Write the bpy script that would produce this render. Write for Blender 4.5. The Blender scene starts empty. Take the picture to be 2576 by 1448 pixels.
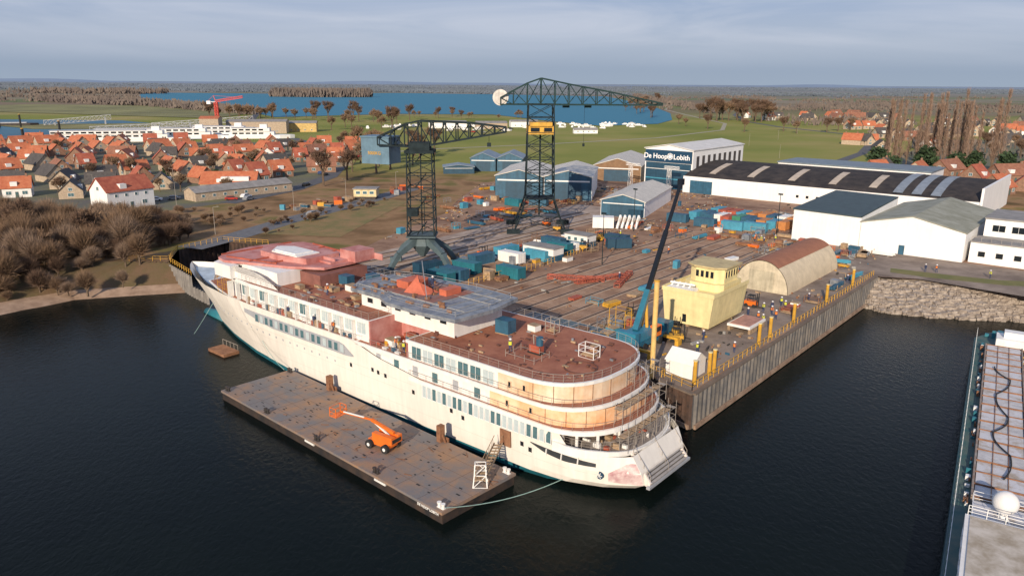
import bpy, math, random
from mathutils import Vector, Matrix
random.seed(11)
U=random.uniform; R=random.random
D=bpy.data; COL=bpy.context.collection
CH={}
# ------------------------------------------------------------ helpers
class MB:
    def __init__(s): s.v=[];s.f=[];s.m=[]
    def add(s,vs,fs,m=0):
        n=len(s.v); s.v+= [tuple(x) for x in vs]; s.f+=[[i+n for i in f] for f in fs]; s.m+=[m]*len(fs)
    def box(s,x0,x1,y0,y1,z0,z1,m=0):
        s.add([(x0,y0,z0),(x1,y0,z0),(x1,y1,z0),(x0,y1,z0),(x0,y0,z1),(x1,y0,z1),(x1,y1,z1),(x0,y1,z1)],
              [(0,3,2,1),(4,5,6,7),(0,1,5,4),(1,2,6,5),(2,3,7,6),(3,0,4,7)],m)
    def prism(s,p,z0,z1,m=0,mt=None,cap=True):
        n=len(p)
        s.add([(a,b,z0) for a,b in p]+[(a,b,z1) for a,b in p],[(i,(i+1)%n,n+(i+1)%n,n+i) for i in range(n)],m)
        if cap:
            s.add([(a,b,z1) for a,b in p],[tuple(range(n))],m if mt is None else mt)
            s.add([(a,b,z0) for a,b in p],[tuple(range(n))[::-1]],m)
    def sheet(s,p,z,m=0): s.add([(a,b,z) for a,b in p],[tuple(range(len(p)))],m)
    def beam(s,p,q,w,m=0,n=4,w2=None):
        p=Vector(p);q=Vector(q);d=q-p
        if d.length<1e-6:return
        d.normalize(); a=Vector((0,0,1)) if abs(d.z)<.95 else Vector((1,0,0))
        x=d.cross(a).normalized(); y=x.cross(d)
        w2=w if w2 is None else w2
        vs=[]
        for c,r in((p,w/2),(q,w2/2)):
            for i in range(n):
                t=2*math.pi*(i+.5)/n; vs.append(c+x*math.cos(t)*r*1.3+y*math.sin(t)*r*1.3)
        s.add(vs,[(i,(i+1)%n,n+(i+1)%n,n+i) for i in range(n)]+[tuple(range(n))[::-1],tuple(range(n,2*n))],m)
    def gable(s,w,d,h,rh,m=0,z=0,x=0,y=0):
        p=[(-d/2,0),(d/2,0),(d/2,h),(0,h+rh),(-d/2,h)]
        s.add([(x-w/2,y+a,z+b) for a,b in p]+[(x+w/2,y+a,z+b) for a,b in p],[(4,3,2,1,0),(5,6,7,8,9)]+[(i,(i+1)%5,5+(i+1)%5,5+i) for i in range(5)],m)
    def groof(s,w,d,h,rh,ov=.4,th=.22,m=0,z=0):
        for sg in(-1,1):
            e=d/2+ov; k=rh/(d/2); ze=h-ov*k+.02
            a=[(0,h+rh+.02),(sg*e,ze),(sg*e,ze+th),(0,h+rh+th+.02)]
            W=w/2+ov
            fs=[(0,1,2,3),(7,6,5,4),(0,4,5,1),(1,5,6,2),(2,6,7,3),(3,7,4,0)]
            if sg>0: fs=[f[::-1] for f in fs]
            s.add([(-W,y,z+c) for y,c in a]+[(W,y,z+c) for y,c in a],fs,m)
    def cage(s,sec,w,m=0,diag=True,dw=.6):
        n=len(sec[0])
        for i,c in enumerate(sec):
            for k in range(n):
                s.beam(c[k],c[(k+1)%n],w*.7,m)
                if i+1<len(sec):
                    e=sec[i+1]; s.beam(c[k],e[k],w,m)
                    if diag:
                        s.beam(c[k],e[(k+1)%n],w*dw,m)
                        if diag is True: s.beam(c[(k+1)%n],e[k],w*dw,m)
    def mesh(s,mats,smooth=False):
        me=D.meshes.new('mesh'); me.from_pydata(s.v,[],s.f)
        for m in mats: me.materials.append(m)
        if len(mats)>1: me.polygons.foreach_set('material_index',s.m)
        if smooth: me.polygons.foreach_set('use_smooth',[True]*len(me.polygons))
        me.update(); return me
def link(o,parent=None):
    COL.objects.link(o)
    if parent is not None:
        o.parent=parent; CH.setdefault(parent.name,[]).append(o)
    return o
def thing(name,label,cat,loc=(0,0,0),rz=0,group=None,mesh=None):
    o=D.objects.new(name,mesh); link(o); o.location=loc; o.rotation_euler[2]=rz
    o['label']=label; o['category']=cat
    if group:o['group']=group
    return o
def part(name,parent,mb,mats,smooth=False,loc=(0,0,0),rz=0,label=None,stuff=False):
    if isinstance(mb,MB): 
        if not isinstance(mats,(list,tuple)): mats=[mats]
        mb=mb.mesh(mats,smooth)
    o=D.objects.new(name,mb); link(o,parent); o.location=loc; o.rotation_euler[2]=rz
    if label:o['label']=label
    if stuff:o['kind']='stuff'
    return o
def single(name,label,cat,mb,mats,loc=(0,0,0),rz=0,group=None,smooth=False):
    if not isinstance(mats,(list,tuple)): mats=[mats]
    return thing(name,label,cat,loc,rz,group,mb.mesh(mats,smooth))
def struct(name,mb,mats,smooth=False):
    if not isinstance(mats,(list,tuple)): mats=[mats]
    o=D.objects.new(name,mb.mesh(mats,smooth)); link(o); o['kind']='structure'; return o
def clone(root,loc,rz=0,sc=1,label=None,z=None):
    n=root.copy(); COL.objects.link(n); n.location=loc; n.rotation_euler=(0,0,rz)
    n.scale=(sc,sc,sc) if not isinstance(sc,tuple) else sc
    if label:n['label']=label
    def rec(a,b):
        for c in CH.get(a.name,[]):
            k=c.copy(); COL.objects.link(k); k.parent=b; CH.setdefault(b.name,[]).append(k); rec(c,k)
    rec(root,n); return n
# ------------------------------------------------------------ materials
def M(name,c,rough=.75,var=.18,scale=.6,c2=None,metal=0,bump=0,streak=0,thr=(.35,.65),spec=.5,bs=3):
    m=D.materials.new(name); m.use_nodes=True; t=m.node_tree; N=t.nodes; L=t.links; b=N['Principled BSDF']
    b.inputs['Roughness'].default_value=rough; b.inputs['Metallic'].default_value=metal
    b.inputs['Specular IOR Level'].default_value=spec
    tc=N.new('ShaderNodeTexCoord'); no=N.new('ShaderNodeTexNoise'); no.inputs['Scale'].default_value=scale; no.inputs['Detail'].default_value=6
    no.inputs['Roughness'].default_value=.65
    L.new(tc.outputs['Object'],no.inputs['Vector'])
    r=N.new('ShaderNodeValToRGB'); L.new(no.outputs['Fac'],r.inputs['Fac'])
    r.color_ramp.elements[0].position=thr[0]; r.color_ramp.elements[1].position=thr[1]
    a=[x*(1-var) for x in c]; e=[min(1,x*(1+var)) for x in c] if c2 is None else c2
    if c2 is not None:a=c
    r.color_ramp.elements[0].color=(*a,1); r.color_ramp.elements[1].color=(*e,1)
    out=r.outputs['Color']
    if streak:
        mp=N.new('ShaderNodeMapping'); mp.inputs['Scale'].default_value=(1.3,1.3,.12); L.new(tc.outputs['Object'],mp.inputs['Vector'])
        n2=N.new('ShaderNodeTexNoise'); n2.inputs['Scale'].default_value=1.2; n2.inputs['Detail'].default_value=5; L.new(mp.outputs[0],n2.inputs['Vector'])
        mr=N.new('ShaderNodeMapRange'); mr.inputs[1].default_value=.35; mr.inputs[2].default_value=.7; mr.inputs[3].default_value=1; mr.inputs[4].default_value=1-streak
        L.new(n2.outputs['Fac'],mr.inputs[0])
        mx=N.new('ShaderNodeMix'); mx.data_type='RGBA'; mx.blend_type='MULTIPLY'; mx.inputs[0].default_value=1
        L.new(out,mx.inputs[6]); L.new(mr.outputs[0],mx.inputs[7]); out=mx.outputs[2]
    L.new(out,b.inputs['Base Color'])
    if bump:
        n3=N.new('ShaderNodeTexNoise'); n3.inputs['Scale'].default_value=bs; n3.inputs['Detail'].default_value=5; L.new(tc.outputs['Object'],n3.inputs['Vector'])
        bp=N.new('ShaderNodeBump'); bp.inputs['Strength'].default_value=bump; bp.inputs['Distance'].default_value=.2; L.new(n3.outputs['Fac'],bp.inputs['Height']); L.new(bp.outputs[0],b.inputs['Normal'])
    return m
def corr(name,c,c2,rough=.6,axis='X',scale=1.0,w=.5,streak=None):
    m=M(name,c,rough,.15,.5); t=m.node_tree;N=t.nodes;L=t.links
    tc=N['Texture Coordinate']; wv=N.new('ShaderNodeTexWave'); wv.bands_direction=axis; wv.inputs['Scale'].default_value=scale
    L.new(tc.outputs['Object'],wv.inputs['Vector']); r=N.new('ShaderNodeValToRGB'); r.color_ramp.interpolation='LINEAR'
    r.color_ramp.elements[0].position=w; r.color_ramp.elements[1].position=min(1,w+.08)
    r.color_ramp.elements[0].color=(0,0,0,1);r.color_ramp.elements[1].color=(1,1,1,1)
    L.new(wv.outputs['Fac'],r.inputs['Fac'])
    mx=N.new('ShaderNodeMix'); mx.data_type='RGBA'; L.new(r.outputs[0],mx.inputs[0]); b=N['Principled BSDF']
    L.new(b.inputs['Base Color'].links[0].from_socket,mx.inputs[6]); mx.inputs[7].default_value=(*c2,1); L.new(mx.outputs[2],b.inputs['Base Color'])
    return m
hullwhite=M('hull_white_paint',(.81,.76,.68),.45,.04,.15,streak=.10)
white=M('white_paint',(.82,.80,.76),.5,.05,.4,streak=.10)
wallwhite=M('white_cladding',(.84,.83,.81),.6,.04,.2,streak=.07)
teal=M('teal_antifouling',(.015,.13,.17),.5)
tealpaint=M('teal_paint',(.02,.15,.19),.5)
bluepaint=M('blue_paint',(.03,.11,.18),.55,.2,streak=.25)
darkblue=M('dark_blue_cladding',(.018,.065,.11),.55,.15,streak=.15)
skyblue=M('light_blue_paint',(.06,.27,.38),.5)
deckbrown=M('primer_red_brown_deck',(.23,.07,.038),.8,.3,.35,c2=(.42,.17,.095),bump=.1,thr=(.3,.7))
pinkprimer=M('pink_primer',(.40,.13,.11),.7,.2,.4,c2=(.56,.28,.25))
redprimer=M('red_primer',(.38,.09,.05),.7,.25,.5)
tan=M('tan_filler_paint',(.72,.44,.24),.6,.2,.3,c2=(.84,.70,.52),streak=.15)
orangefill=M('orange_filler',(.74,.33,.13),.6,.2,.3,c2=(.84,.64,.42))
greymetal=M('bare_grey_steel',(.15,.17,.20),.5,.3,.7,c2=(.34,.36,.38),metal=.2)
greyband=M('grey_window_band',(.38,.39,.41),.4,.1)
glass=M('tinted_glass',(.05,.11,.13),.08,.4,.8,c2=(.12,.22,.24))
glasslight=M('pale_protected_glass',(.38,.48,.50),.2,.3,.7,c2=(.55,.60,.60))
darkglass=M('dark_glass',(.015,.02,.025),.1)
frame=M('white_frame',(.78,.77,.74),.5,.03)
railm=M('galvanised_rail',(.33,.29,.25),.6,.15)
yellow=M('yellow_paint',(.66,.36,.04),.5,.2,streak=.25)
paleyellow=M('pale_yellow_primer',(.80,.67,.34),.6,.1,.5,streak=.15)
orange=M('orange_lift_paint',(.75,.16,.02),.4,.1)
black=M('black_rubber',(.02,.02,.02),.8)
cranesteel=M('dark_crane_steel',(.018,.028,.032),.85,.3,.8,spec=.2)
cranered=M('red_crane_paint',(.60,.05,.03),.5)
rust=M('rusty_steel',(.16,.07,.035),.85,.3,1.2,c2=(.30,.15,.08),bump=.2)
timber=M('weathered_timber',(.36,.25,.15),.85,.3,1.5)
concrete=M('concrete',(.30,.27,.23),.9,.2,.8,bump=.1)
pontdeck=M('pontoon_deck',(.17,.16,.16),.7,.3,.30,c2=(.32,.19,.11),bump=.15,thr=(.40,.66))
darkhull=M('dark_hull',(.02,.02,.022),.6,.3,.8,c2=(.06,.04,.03))
pile=M('sheet_pile_steel',(.11,.11,.115),.8,.2,.5,c2=(.22,.195,.17),streak=.5)
piledark=M('sheet_pile_rust',(.04,.028,.024),.8,.3,.8,c2=(.11,.06,.04),streak=.3)
brick=M('brown_brick',(.26,.15,.10),.85,.25,1.5); brick2=M('buff_brick',(.42,.33,.24),.85,.2,1.5)
rooforange=M('orange_roof_tiles',(.40,.105,.045),.85,.3,.6,bump=.15,bs=6,c2=(.52,.18,.085)); roofred=M('red_roof_tiles',(.30,.07,.042),.85,.3,.6,c2=(.44,.13,.07))
roofdark=M('dark_roof_tiles',(.06,.052,.05),.85,.3,1.0,c2=(.10,.09,.08)); roofbrown=M('brown_roof_tiles',(.22,.09,.055),.85,.3,.7,c2=(.33,.15,.09))
asphalt=M('asphalt',(.095,.095,.10),.85,.2,.5); 
bark=M('bark',(.13,.09,.06),.9,.3,2); twig=M('bare_twigs',(.22,.14,.085),.9,.3,.4); twigdark=M('dark_twigs',(.14,.085,.055),.9,.3,.6)
poplart=M('poplar_twigs',(.27,.18,.13),.9,.25,1)
evergreen=M('evergreen_leaves',(.035,.065,.025),.9,.4,1)
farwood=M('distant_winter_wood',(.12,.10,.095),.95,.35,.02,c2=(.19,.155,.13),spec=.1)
hazewood=M('hazy_distant_wood',(.13,.155,.19),.95,.2,.004,spec=.1)  # bluish grey is aerial haze put into the wood colour
sand=M('beach_sand',(.26,.17,.11),.9,.25,.4,c2=(.42,.29,.20),bump=.2)
rock=M('riprap_rock',(.20,.16,.13),.9,.35,1.0,c2=(.42,.36,.30))
lampc=M('hatch_cover',(.42,.41,.41),.7,.2,.5,c2=(.60,.58,.57),streak=.2,thr=(.3,.6))
stain=M('stained_hatch',(.58,.57,.58),.7,.2,.6,c2=(.32,.24,.15),thr=(.46,.72))
roofstripe=corr('cream_striped_roof',(.64,.60,.52),(.36,.34,.31),.6,'X',.22,.7)
skin=M('skin',(.5,.3,.2),.6); hiviz=M('work_clothes',(.03,.05,.12),.8); hat=M('hat_white',(.8,.8,.8),.4)
def landmat():
    m=D.materials.new('land_cover'); m.use_nodes=True; t=m.node_tree;N=t.nodes;L=t.links;b=N['Principled BSDF']; b.inputs['Roughness'].default_value=.95; b.inputs['Specular IOR Level'].default_value=.1
    g=N.new('ShaderNodeNewGeometry')
    def noise(s,d=5):
        n=N.new('ShaderNodeTexNoise');n.inputs['Scale'].default_value=s;n.inputs['Detail'].default_value=d;L.new(g.outputs['Position'],n.inputs['Vector']);return n
    def ramp(src,cols):
        r=N.new('ShaderNodeValToRGB');L.new(src,r.inputs['Fac']);el=r.color_ramp.elements
        while len(el)<len(cols): el.new(.5)
        for i,(p,c) in enumerate(cols): el[i].position=p; el[i].color=(*c,1)
        return r.outputs['Color']
    def mix(f,a,c):
        x=N.new('ShaderNodeMix');x.data_type='RGBA'
        L.new(f,x.inputs[0]);L.new(a,x.inputs[6]);L.new(c,x.inputs[7]);return x.outputs[2]
    near=ramp(noise(.07,10).outputs['Fac'],[(.3,(.09,.07,.03)),(.42,(.20,.12,.06)),(.54,(.31,.19,.10)),(.64,(.17,.14,.05)),(.75,(.12,.12,.04))])
    mead=ramp(noise(.010,10).outputs['Fac'],[(.3,(.17,.20,.045)),(.5,(.24,.245,.065)),(.7,(.34,.28,.11))])
    v=N.new('ShaderNodeTexVoronoi');v.inputs['Scale'].default_value=.0035;L.new(g.outputs['Position'],v.inputs['Vector'])
    sp=N.new('ShaderNodeSeparateColor');L.new(v.outputs['Color'],sp.inputs[0])
    fld=ramp(sp.outputs[0],[(0,(.16,.19,.065)),(.35,(.21,.16,.11)),(.6,(.27,.22,.16)),(1,(.15,.17,.08))])
    xyz=N.new('ShaderNodeSeparateXYZ');L.new(g.outputs['Position'],xyz.inputs[0])
    def mr(src,a,c):
        q=N.new('ShaderNodeMapRange');q.inputs[1].default_value=a;q.inputs[2].default_value=c;L.new(src,q.inputs[0]);return q.outputs[0]
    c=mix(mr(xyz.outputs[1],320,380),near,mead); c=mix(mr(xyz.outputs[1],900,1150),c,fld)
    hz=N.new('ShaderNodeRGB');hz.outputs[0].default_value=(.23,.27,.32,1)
    c=mix(mr(xyz.outputs[1],1500,8000),c,hz.outputs[0])  # aerial haze painted into the ground colour, stronger with distance
    L.new(c,b.inputs['Base Color']); return m
def watermat(name,c,rough,sc,st,c2=None,spec=.5):
    m=M(name,c,rough,.2,.02,c2=c2 or c,spec=spec); t=m.node_tree;N=t.nodes;L=t.links;b=N['Principled BSDF']; b.inputs['IOR'].default_value=1.33
    g=N.new('ShaderNodeNewGeometry'); mp=N.new('ShaderNodeMapping'); mp.inputs['Scale'].default_value=(1,.6,1); mp.inputs['Rotation'].default_value=(0,0,.4); L.new(g.outputs['Position'],mp.inputs['Vector'])
    n=N.new('ShaderNodeTexNoise');n.inputs['Scale'].default_value=sc;n.inputs['Detail'].default_value=5;n.inputs['Roughness'].default_value=.6;n.inputs['Distortion'].default_value=.4;L.new(mp.outputs[0],n.inputs['Vector'])
    bp=N.new('ShaderNodeBump');bp.inputs['Strength'].default_value=st;bp.inputs['Distance'].default_value=.3;L.new(n.outputs['Fac'],bp.inputs['Height']);L.new(bp.outputs[0],b.inputs['Normal']); return m
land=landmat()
river=watermat('river_water',(.003,.0055,.0055),.13,1.5,.26,(.006,.010,.0085),.12); lakew=watermat('lake_water',(.04,.19,.28),.55,.1,.4,None,.3)
dirt=M('yard_dirt',(.15,.072,.04),.95,.3,.09,c2=(.38,.235,.15),bump=.35,bs=.8,thr=(.34,.64)); 
quayc=M('quay_concrete',(.15,.11,.085),.9,.2,.16,c2=(.31,.245,.195),bump=.15)
vground=M('village_ground',(.11,.10,.085),.9,.2,.08,c2=(.15,.15,.065))
rough=M('rough_grass',(.15,.09,.05),.95,.3,.15,c2=(.10,.08,.03),bump=.5,bs=1.5)
# ------------------------------------------------------------ camera, light, sky
p=math.atan(515/1900.); sp_,cp_=math.sin(p),math.cos(p)
r0=Vector((1,0,0));u0=Vector((0,sp_,cp_));bk=Vector((0,-cp_,sp_))
r=(r0+.007*u0).normalized();up=(u0-.007*r0).normalized()
cam=D.cameras.new('camera');co=D.objects.new('camera',cam);COL.objects.link(co)
mt=Matrix(((r.x,up.x,bk.x,0),(r.y,up.y,bk.y,0),(r.z,up.z,bk.z,45),(0,0,0,1)));co.matrix_world=mt
cam.sensor_width=36;cam.lens=1900/2576*36;cam.clip_start=.5;cam.clip_end=60000;bpy.context.scene.camera=co
sd=Vector((.3,.95,0)).normalized()*math.cos(math.radians(21));sd.z=-math.sin(math.radians(21))
sl=D.lights.new('sun','SUN');sl.energy=5.0;sl.angle=math.radians(.5);sl.color=(1,.85,.67);so=D.objects.new('sun',sl);COL.objects.link(so);so.rotation_euler=sd.to_track_quat('-Z','Y').to_euler();so.location=(0,0,100)
w=D.worlds.new('World');bpy.context.scene.world=w;w.use_nodes=True;t=w.node_tree;N=t.nodes;L=t.links
bg=N['Background'];sky=N.new('ShaderNodeTexSky');sky.sky_type='NISHITA';sky.sun_disc=False;sky.sun_elevation=math.radians(21);sky.sun_rotation=math.atan2(-.3,-.95);sky.air_density=1.0;sky.dust_density=1.0;sky.ozone_density=1.5
tc=N.new('ShaderNodeTexCoord');sx=N.new('ShaderNodeSeparateXYZ');L.new(tc.outputs['Generated'],sx.inputs[0])
gr=N.new('ShaderNodeValToRGB');L.new(sx.outputs[2],gr.inputs['Fac']);el=gr.color_ramp.elements
while len(el)<5: el.new(.5)
for i,(q,c) in enumerate([(0,(.50,.62,.80)),(.018,(.46,.58,.78)),(.05,(.62,.72,.92)),(.11,(.50,.64,.93)),(.6,(.18,.32,.70))]): el[i].position=q;el[i].color=(*c,1)
mg=N.new('ShaderNodeVectorMath');mg.operation='SCALE';mg.inputs['Scale'].default_value=9.8;L.new(gr.outputs[0],mg.inputs[0])
mx0=N.new('ShaderNodeMix');mx0.data_type='RGBA';mx0.inputs[0].default_value=.9;L.new(sky.outputs[0],mx0.inputs[6]);L.new(mg.outputs[0],mx0.inputs[7])
mp=N.new('ShaderNodeMapping');mp.inputs['Scale'].default_value=(1.8,1.8,13);mp.inputs['Rotation'].default_value=(.02,.06,0);L.new(tc.outputs['Generated'],mp.inputs[0])
no=N.new('ShaderNodeTexNoise');no.inputs['Scale'].default_value=1.5;no.inputs['Detail'].default_value=9;no.inputs['Roughness'].default_value=.55;no.inputs['Distortion'].default_value=.8;L.new(mp.outputs[0],no.inputs['Vector'])
mr=N.new('ShaderNodeMapRange');mr.inputs[1].default_value=.38;mr.inputs[2].default_value=.72;mr.inputs[3].default_value=0;mr.inputs[4].default_value=.75;L.new(no.outputs['Fac'],mr.inputs[0])
hm=N.new('ShaderNodeMapRange');hm.inputs[1].default_value=.015;hm.inputs[2].default_value=.07;L.new(sx.outputs[2],hm.inputs[0])
mm=N.new('ShaderNodeMath');mm.operation='MULTIPLY';L.new(mr.outputs[0],mm.inputs[0]);L.new(hm.outputs[0],mm.inputs[1])
mx=N.new('ShaderNodeMix');mx.data_type='RGBA';L.new(mm.outputs[0],mx.inputs[0]);L.new(mx0.outputs[2],mx.inputs[6]);mx.inputs[7].default_value=(9.0,9.5,10.8,1)
L.new(mx.outputs[2],bg.inputs['Color']);bg.inputs['Strength'].default_value=.07
bpy.context.scene.view_settings.view_transform='Standard';bpy.context.scene.view_settings.look='None'
# ------------------------------------------------------------ site grid: a along the quay front, b inland
OX,OY=18.5,79.1
def Q(a,b,z=None):
    x=OX+.766*a+.643*b;y=OY-.643*a+.766*b
    return (x,y) if z is None else (x,y,z)
GA=math.radians(-40)
G=5.0
PI=math.pi
# ------------------------------------------------------------ terrain
edge=[(-30000,0),(-500,70),(-170,135),(-118,152),(-108,162),(-98,167),(-88,168.5),(-78.7,168.5),(-82,181),(-74.8,192),(-58,184),(-54,163)]+[Q(-103,17),Q(-13,17),Q(-11,16.6),Q(-5,15),Q(-5.3,100)]+[(84,162),(90,157.5),(103,151),(150,145),(500,130),(30000,100)]
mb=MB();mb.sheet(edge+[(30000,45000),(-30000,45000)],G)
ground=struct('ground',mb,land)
mb=MB();mb.sheet([(-30000,-3000),(30000,-3000),(30000,600),(-30000,600)],0);struct('river_water',mb,river)
def strip(mb,A,B,m=0):
    for i in range(len(A)-1): mb.add([A[i],A[i+1],B[i+1],B[i]],[(0,1,2,3)],m)
w0=[(-500,40),(-170,110),(-120,128),(-103,137),(-97.5,145),(-92,152.5),(-83,155.5),(-70,159)]
w1=[(-500,48),(-170,118),(-124,135),(-107,144),(-102,151),(-95,157.5),(-84,161),(-74,164)]
w2=[(-500,70),(-170,135),(-118,152),(-108,162),(-98,167),(-88,168.5),(-82,168.5),(-78.7,168.5)]
mb=MB();strip(mb,[(x,y,-.4) for x,y in w0],[(x,y,1.1) for x,y in w1]);struct('beach',mb,sand)
mb=MB();strip(mb,[(x,y,1.1) for x,y in w1],[(x,y,G) for x,y in w2]);struct('river_bank',mb,rough)
q0=[(73.0,153.5),(77,148),(85,145.3),(92,144),(101.5,142.8),(150,136),(500,120)]
q1=[(77.5,160.1),(84,162),(90,157.5),(97,154),(103,151),(150,145),(500,130)]
mb=MB();strip(mb,[(x,y,-.5) for x,y in q0],[(x,y,G) for x,y in q1]);struct('riprap_slope',mb,rock)
def rocks(n):
    mb=MB()
    for i in range(n):
        k=R()*4.6; j=min(int(k),4);f=k-j;g=R()
        A=Vector((*q0[j],-.3)).lerp(Vector((*q0[j+1],-.3)),f);B=Vector((*q1[j],4.6)).lerp(Vector((*q1[j+1],4.6)),f)
        if j==4 and f>.3: continue
        c=A.lerp(B,g*.85);s=U(.25,.8)
        mb.add([c+Vector((dx*s*U(.6,1.1),dy*s*U(.6,1.1),dz*s*U(.5,1)+.15)) for dx in(-1,1) for dy in(-1,1) for dz in(-1,1)],[(0,1,3,2),(4,6,7,5),(0,4,5,1),(2,3,7,6),(0,2,6,4),(1,5,7,3)])
    o=D.objects.new('riprap_rocks',mb.mesh([rock]));link(o);o['kind']='stuff'
rocks(1500)
def sheet(name,pts,z,mat):
    mb=MB();mb.sheet(pts,z);return struct(name,mb,mat)
yardpoly=[Q(-103,17.2),Q(-13,17.2),Q(-11,16.9),Q(-5.3,15.4),Q(-5.4,100),Q(3,104),Q(60,100),Q(60,128),Q(42,190),Q(-90,192),Q(-92,205),Q(-150,215),Q(-175,160),Q(-150,120),Q(-132,95),Q(-118,60),Q(-108,40)]
sheet('shipyard_ground',yardpoly,G+.02,dirt)
sheet('quay_apron',[Q(-11,17.2),Q(-5.6,15.8),Q(-5.8,100),Q(2,104),Q(60,100),Q(60,127),Q(-34,129),Q(-34,70),Q(-30,34),Q(-26,17.6)],G+.04,quayc)
sheet('slipway_concrete',[Q(-102,20),Q(-86,20),Q(-88,140),Q(-112,140)],G+.03,M('slip_concrete',(.26,.19,.15),.9,.2,.2,c2=(.46,.37,.30)))
sheet('timber_slipway',[Q(-61,20),Q(-30,20),Q(-30,128),Q(-61,128)],G+.03,M('slip_timber_ground',(.20,.105,.06),.95,.2,.15,c2=(.42,.27,.175),bump=.3))
sheet('rough_grass_verge',[(-70,202),(-46,198),(-36,262),(-50,270),(-66,232)],G+.05,M('verge_grass',(.16,.14,.04),.95,.3,.2,c2=(.28,.17,.07),bump=.5,bs=1.5))
sheet('bank_grass',[(84,163),(90,158.5),(103,152),(150,146),(150,150),(104,156.5),(92,163),(86,167)],G+.06,M('bank_grass_green',(.12,.13,.035),.95,.3,.3,c2=(.20,.17,.06)))
def road(name,pts,wd,z=G+.06,mat=asphalt):
    mb=MB();A=[];B=[]
    for i,q in enumerate(pts):
        a=Vector(pts[max(0,i-1)]);b=Vector(pts[min(len(pts)-1,i+1)]);d=(b-a).normalized();n=Vector((-d.y,d.x))*wd/2
        A.append((q[0]-n.x,q[1]-n.y,z));B.append((q[0]+n.x,q[1]+n.y,z))
    strip(mb,A,B);return struct(name,mb,mat)
road('access_road',[(-80,183),(-74,198),(-67,222),(-58,245),(-47,272),(-38,300)],8,mat=M('road_grey',(.14,.14,.145),.85))
road('dyke_road',[(172,407),(215,470),(262,560),(285,640),(262,760),(262,860),(300,1050),(520,1700),(720,2900)],6)
road('dyke_path',[(-103,400),(-60,470),(20,520),(110,590),(190,700),(225,820),(230,960),(245,1250),(350,1700)],4,mat=M('path',(.34,.31,.22),.9))
road('village_road',[(-160,560),(-120,480),(-88,400),(-80,330),(-84,290),(-97,255)],7,z=G+.07)
road('harbour_road',[(-330,1000),(-245,700),(-175,560),(-120,480)],8,z=G+.08)
sheet('village_streets',[(-178,246),(-112,236),(-92,262),(-82,300),(-90,430),(-110,520),(-330,520),(-320,440)],G+.03,vground)
sheet('suburb_ground',[(205,300),(500,330),(700,560),(330,600),(215,430),(160,330)],G+.03,vground)
lake=[(-1500,2700),(-1146,2400),(-835,1720),(-566,1363),(-325,985),(-274,890),(-153,1010),(-27,1010),(45,830),(85,755),(150,800),(183,890),(222,1095),(255,1416),(280,1950),(300,2500),(12,2760),(-442,2960),(-783,2580)]
sheet('lake_water',lake,G+.3,lakew)
sheet('harbour_water',[(-1100,900),(-600,800),(-400,790),(-300,700),(-235,640),(-190,590),(-200,545),(-330,525),(-330,445),(-700,380),(-1400,500)],G+.3,M('harbour',(.03,.13,.19),.45,.2,.01,spec=.3))
sheet('harbour_island',[(-480,700),(-330,745),(-262,690),(-285,650),(-400,640)],G+.5,M('isl',(.22,.20,.07),.9,.3,.02))
sheet('dyke_bank',[(-330,850),(-600,960),(-900,1100),(-800,1300),(-560,1250),(-335,970)],G+.45,M('dykegrass',(.20,.19,.07),.9,.3,.01))
def inpoly(x,y,P):
    c=False;j=len(P)-1
    for i in range(len(P)):
        if (P[i][1]>y)!=(P[j][1]>y) and x<(P[j][0]-P[i][0])*(y-P[i][1])/(P[j][1]-P[i][1])+P[i][0]: c=not c
        j=i
    return c
dm_=[rust,timber,M('debris_grey',(.3,.29,.27),.8),M('debris_dark',(.04,.035,.03),.9),bluepaint,yellow]
mb=MB();nd=0
while nd<1800:
    a,bb=U(-170,-8),U(20,190);x,y_=Q(a,bb)
    if not inpoly(x,y_,yardpoly): continue
    if -112<a<-86 and bb<140: continue
    if -61<a<-30 and bb<105 and R()<.8: continue
    if math.sin(x*.21)+math.sin(y_*.17+x*.05)+U(-1.2,.8)<.1: continue
    nd+=1;l,w_,h=U(.15,2.2)*(R()<.4 or .4),U(.08,.5),U(.04,.4);r_=(GA+PI/2 if R()<.6 else GA)+U(-.2,.2);c,s_=math.cos(r_),math.sin(r_)
    P=[(x+c*i*l-s_*j*w_,y_+s_*i*l+c*j*w_) for i,j in((-.5,-.5),(.5,-.5),(.5,.5),(-.5,.5))]
    mb.prism(P,G+.04,G+.06+h,random.choice([0,0,0,1,1,2,2,3,3,3,4,5]) if h<.3 else random.choice([0,1,3,2]))
o=D.objects.new('yard_debris',mb.mesh(dm_));link(o);o['kind']='stuff'
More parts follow.
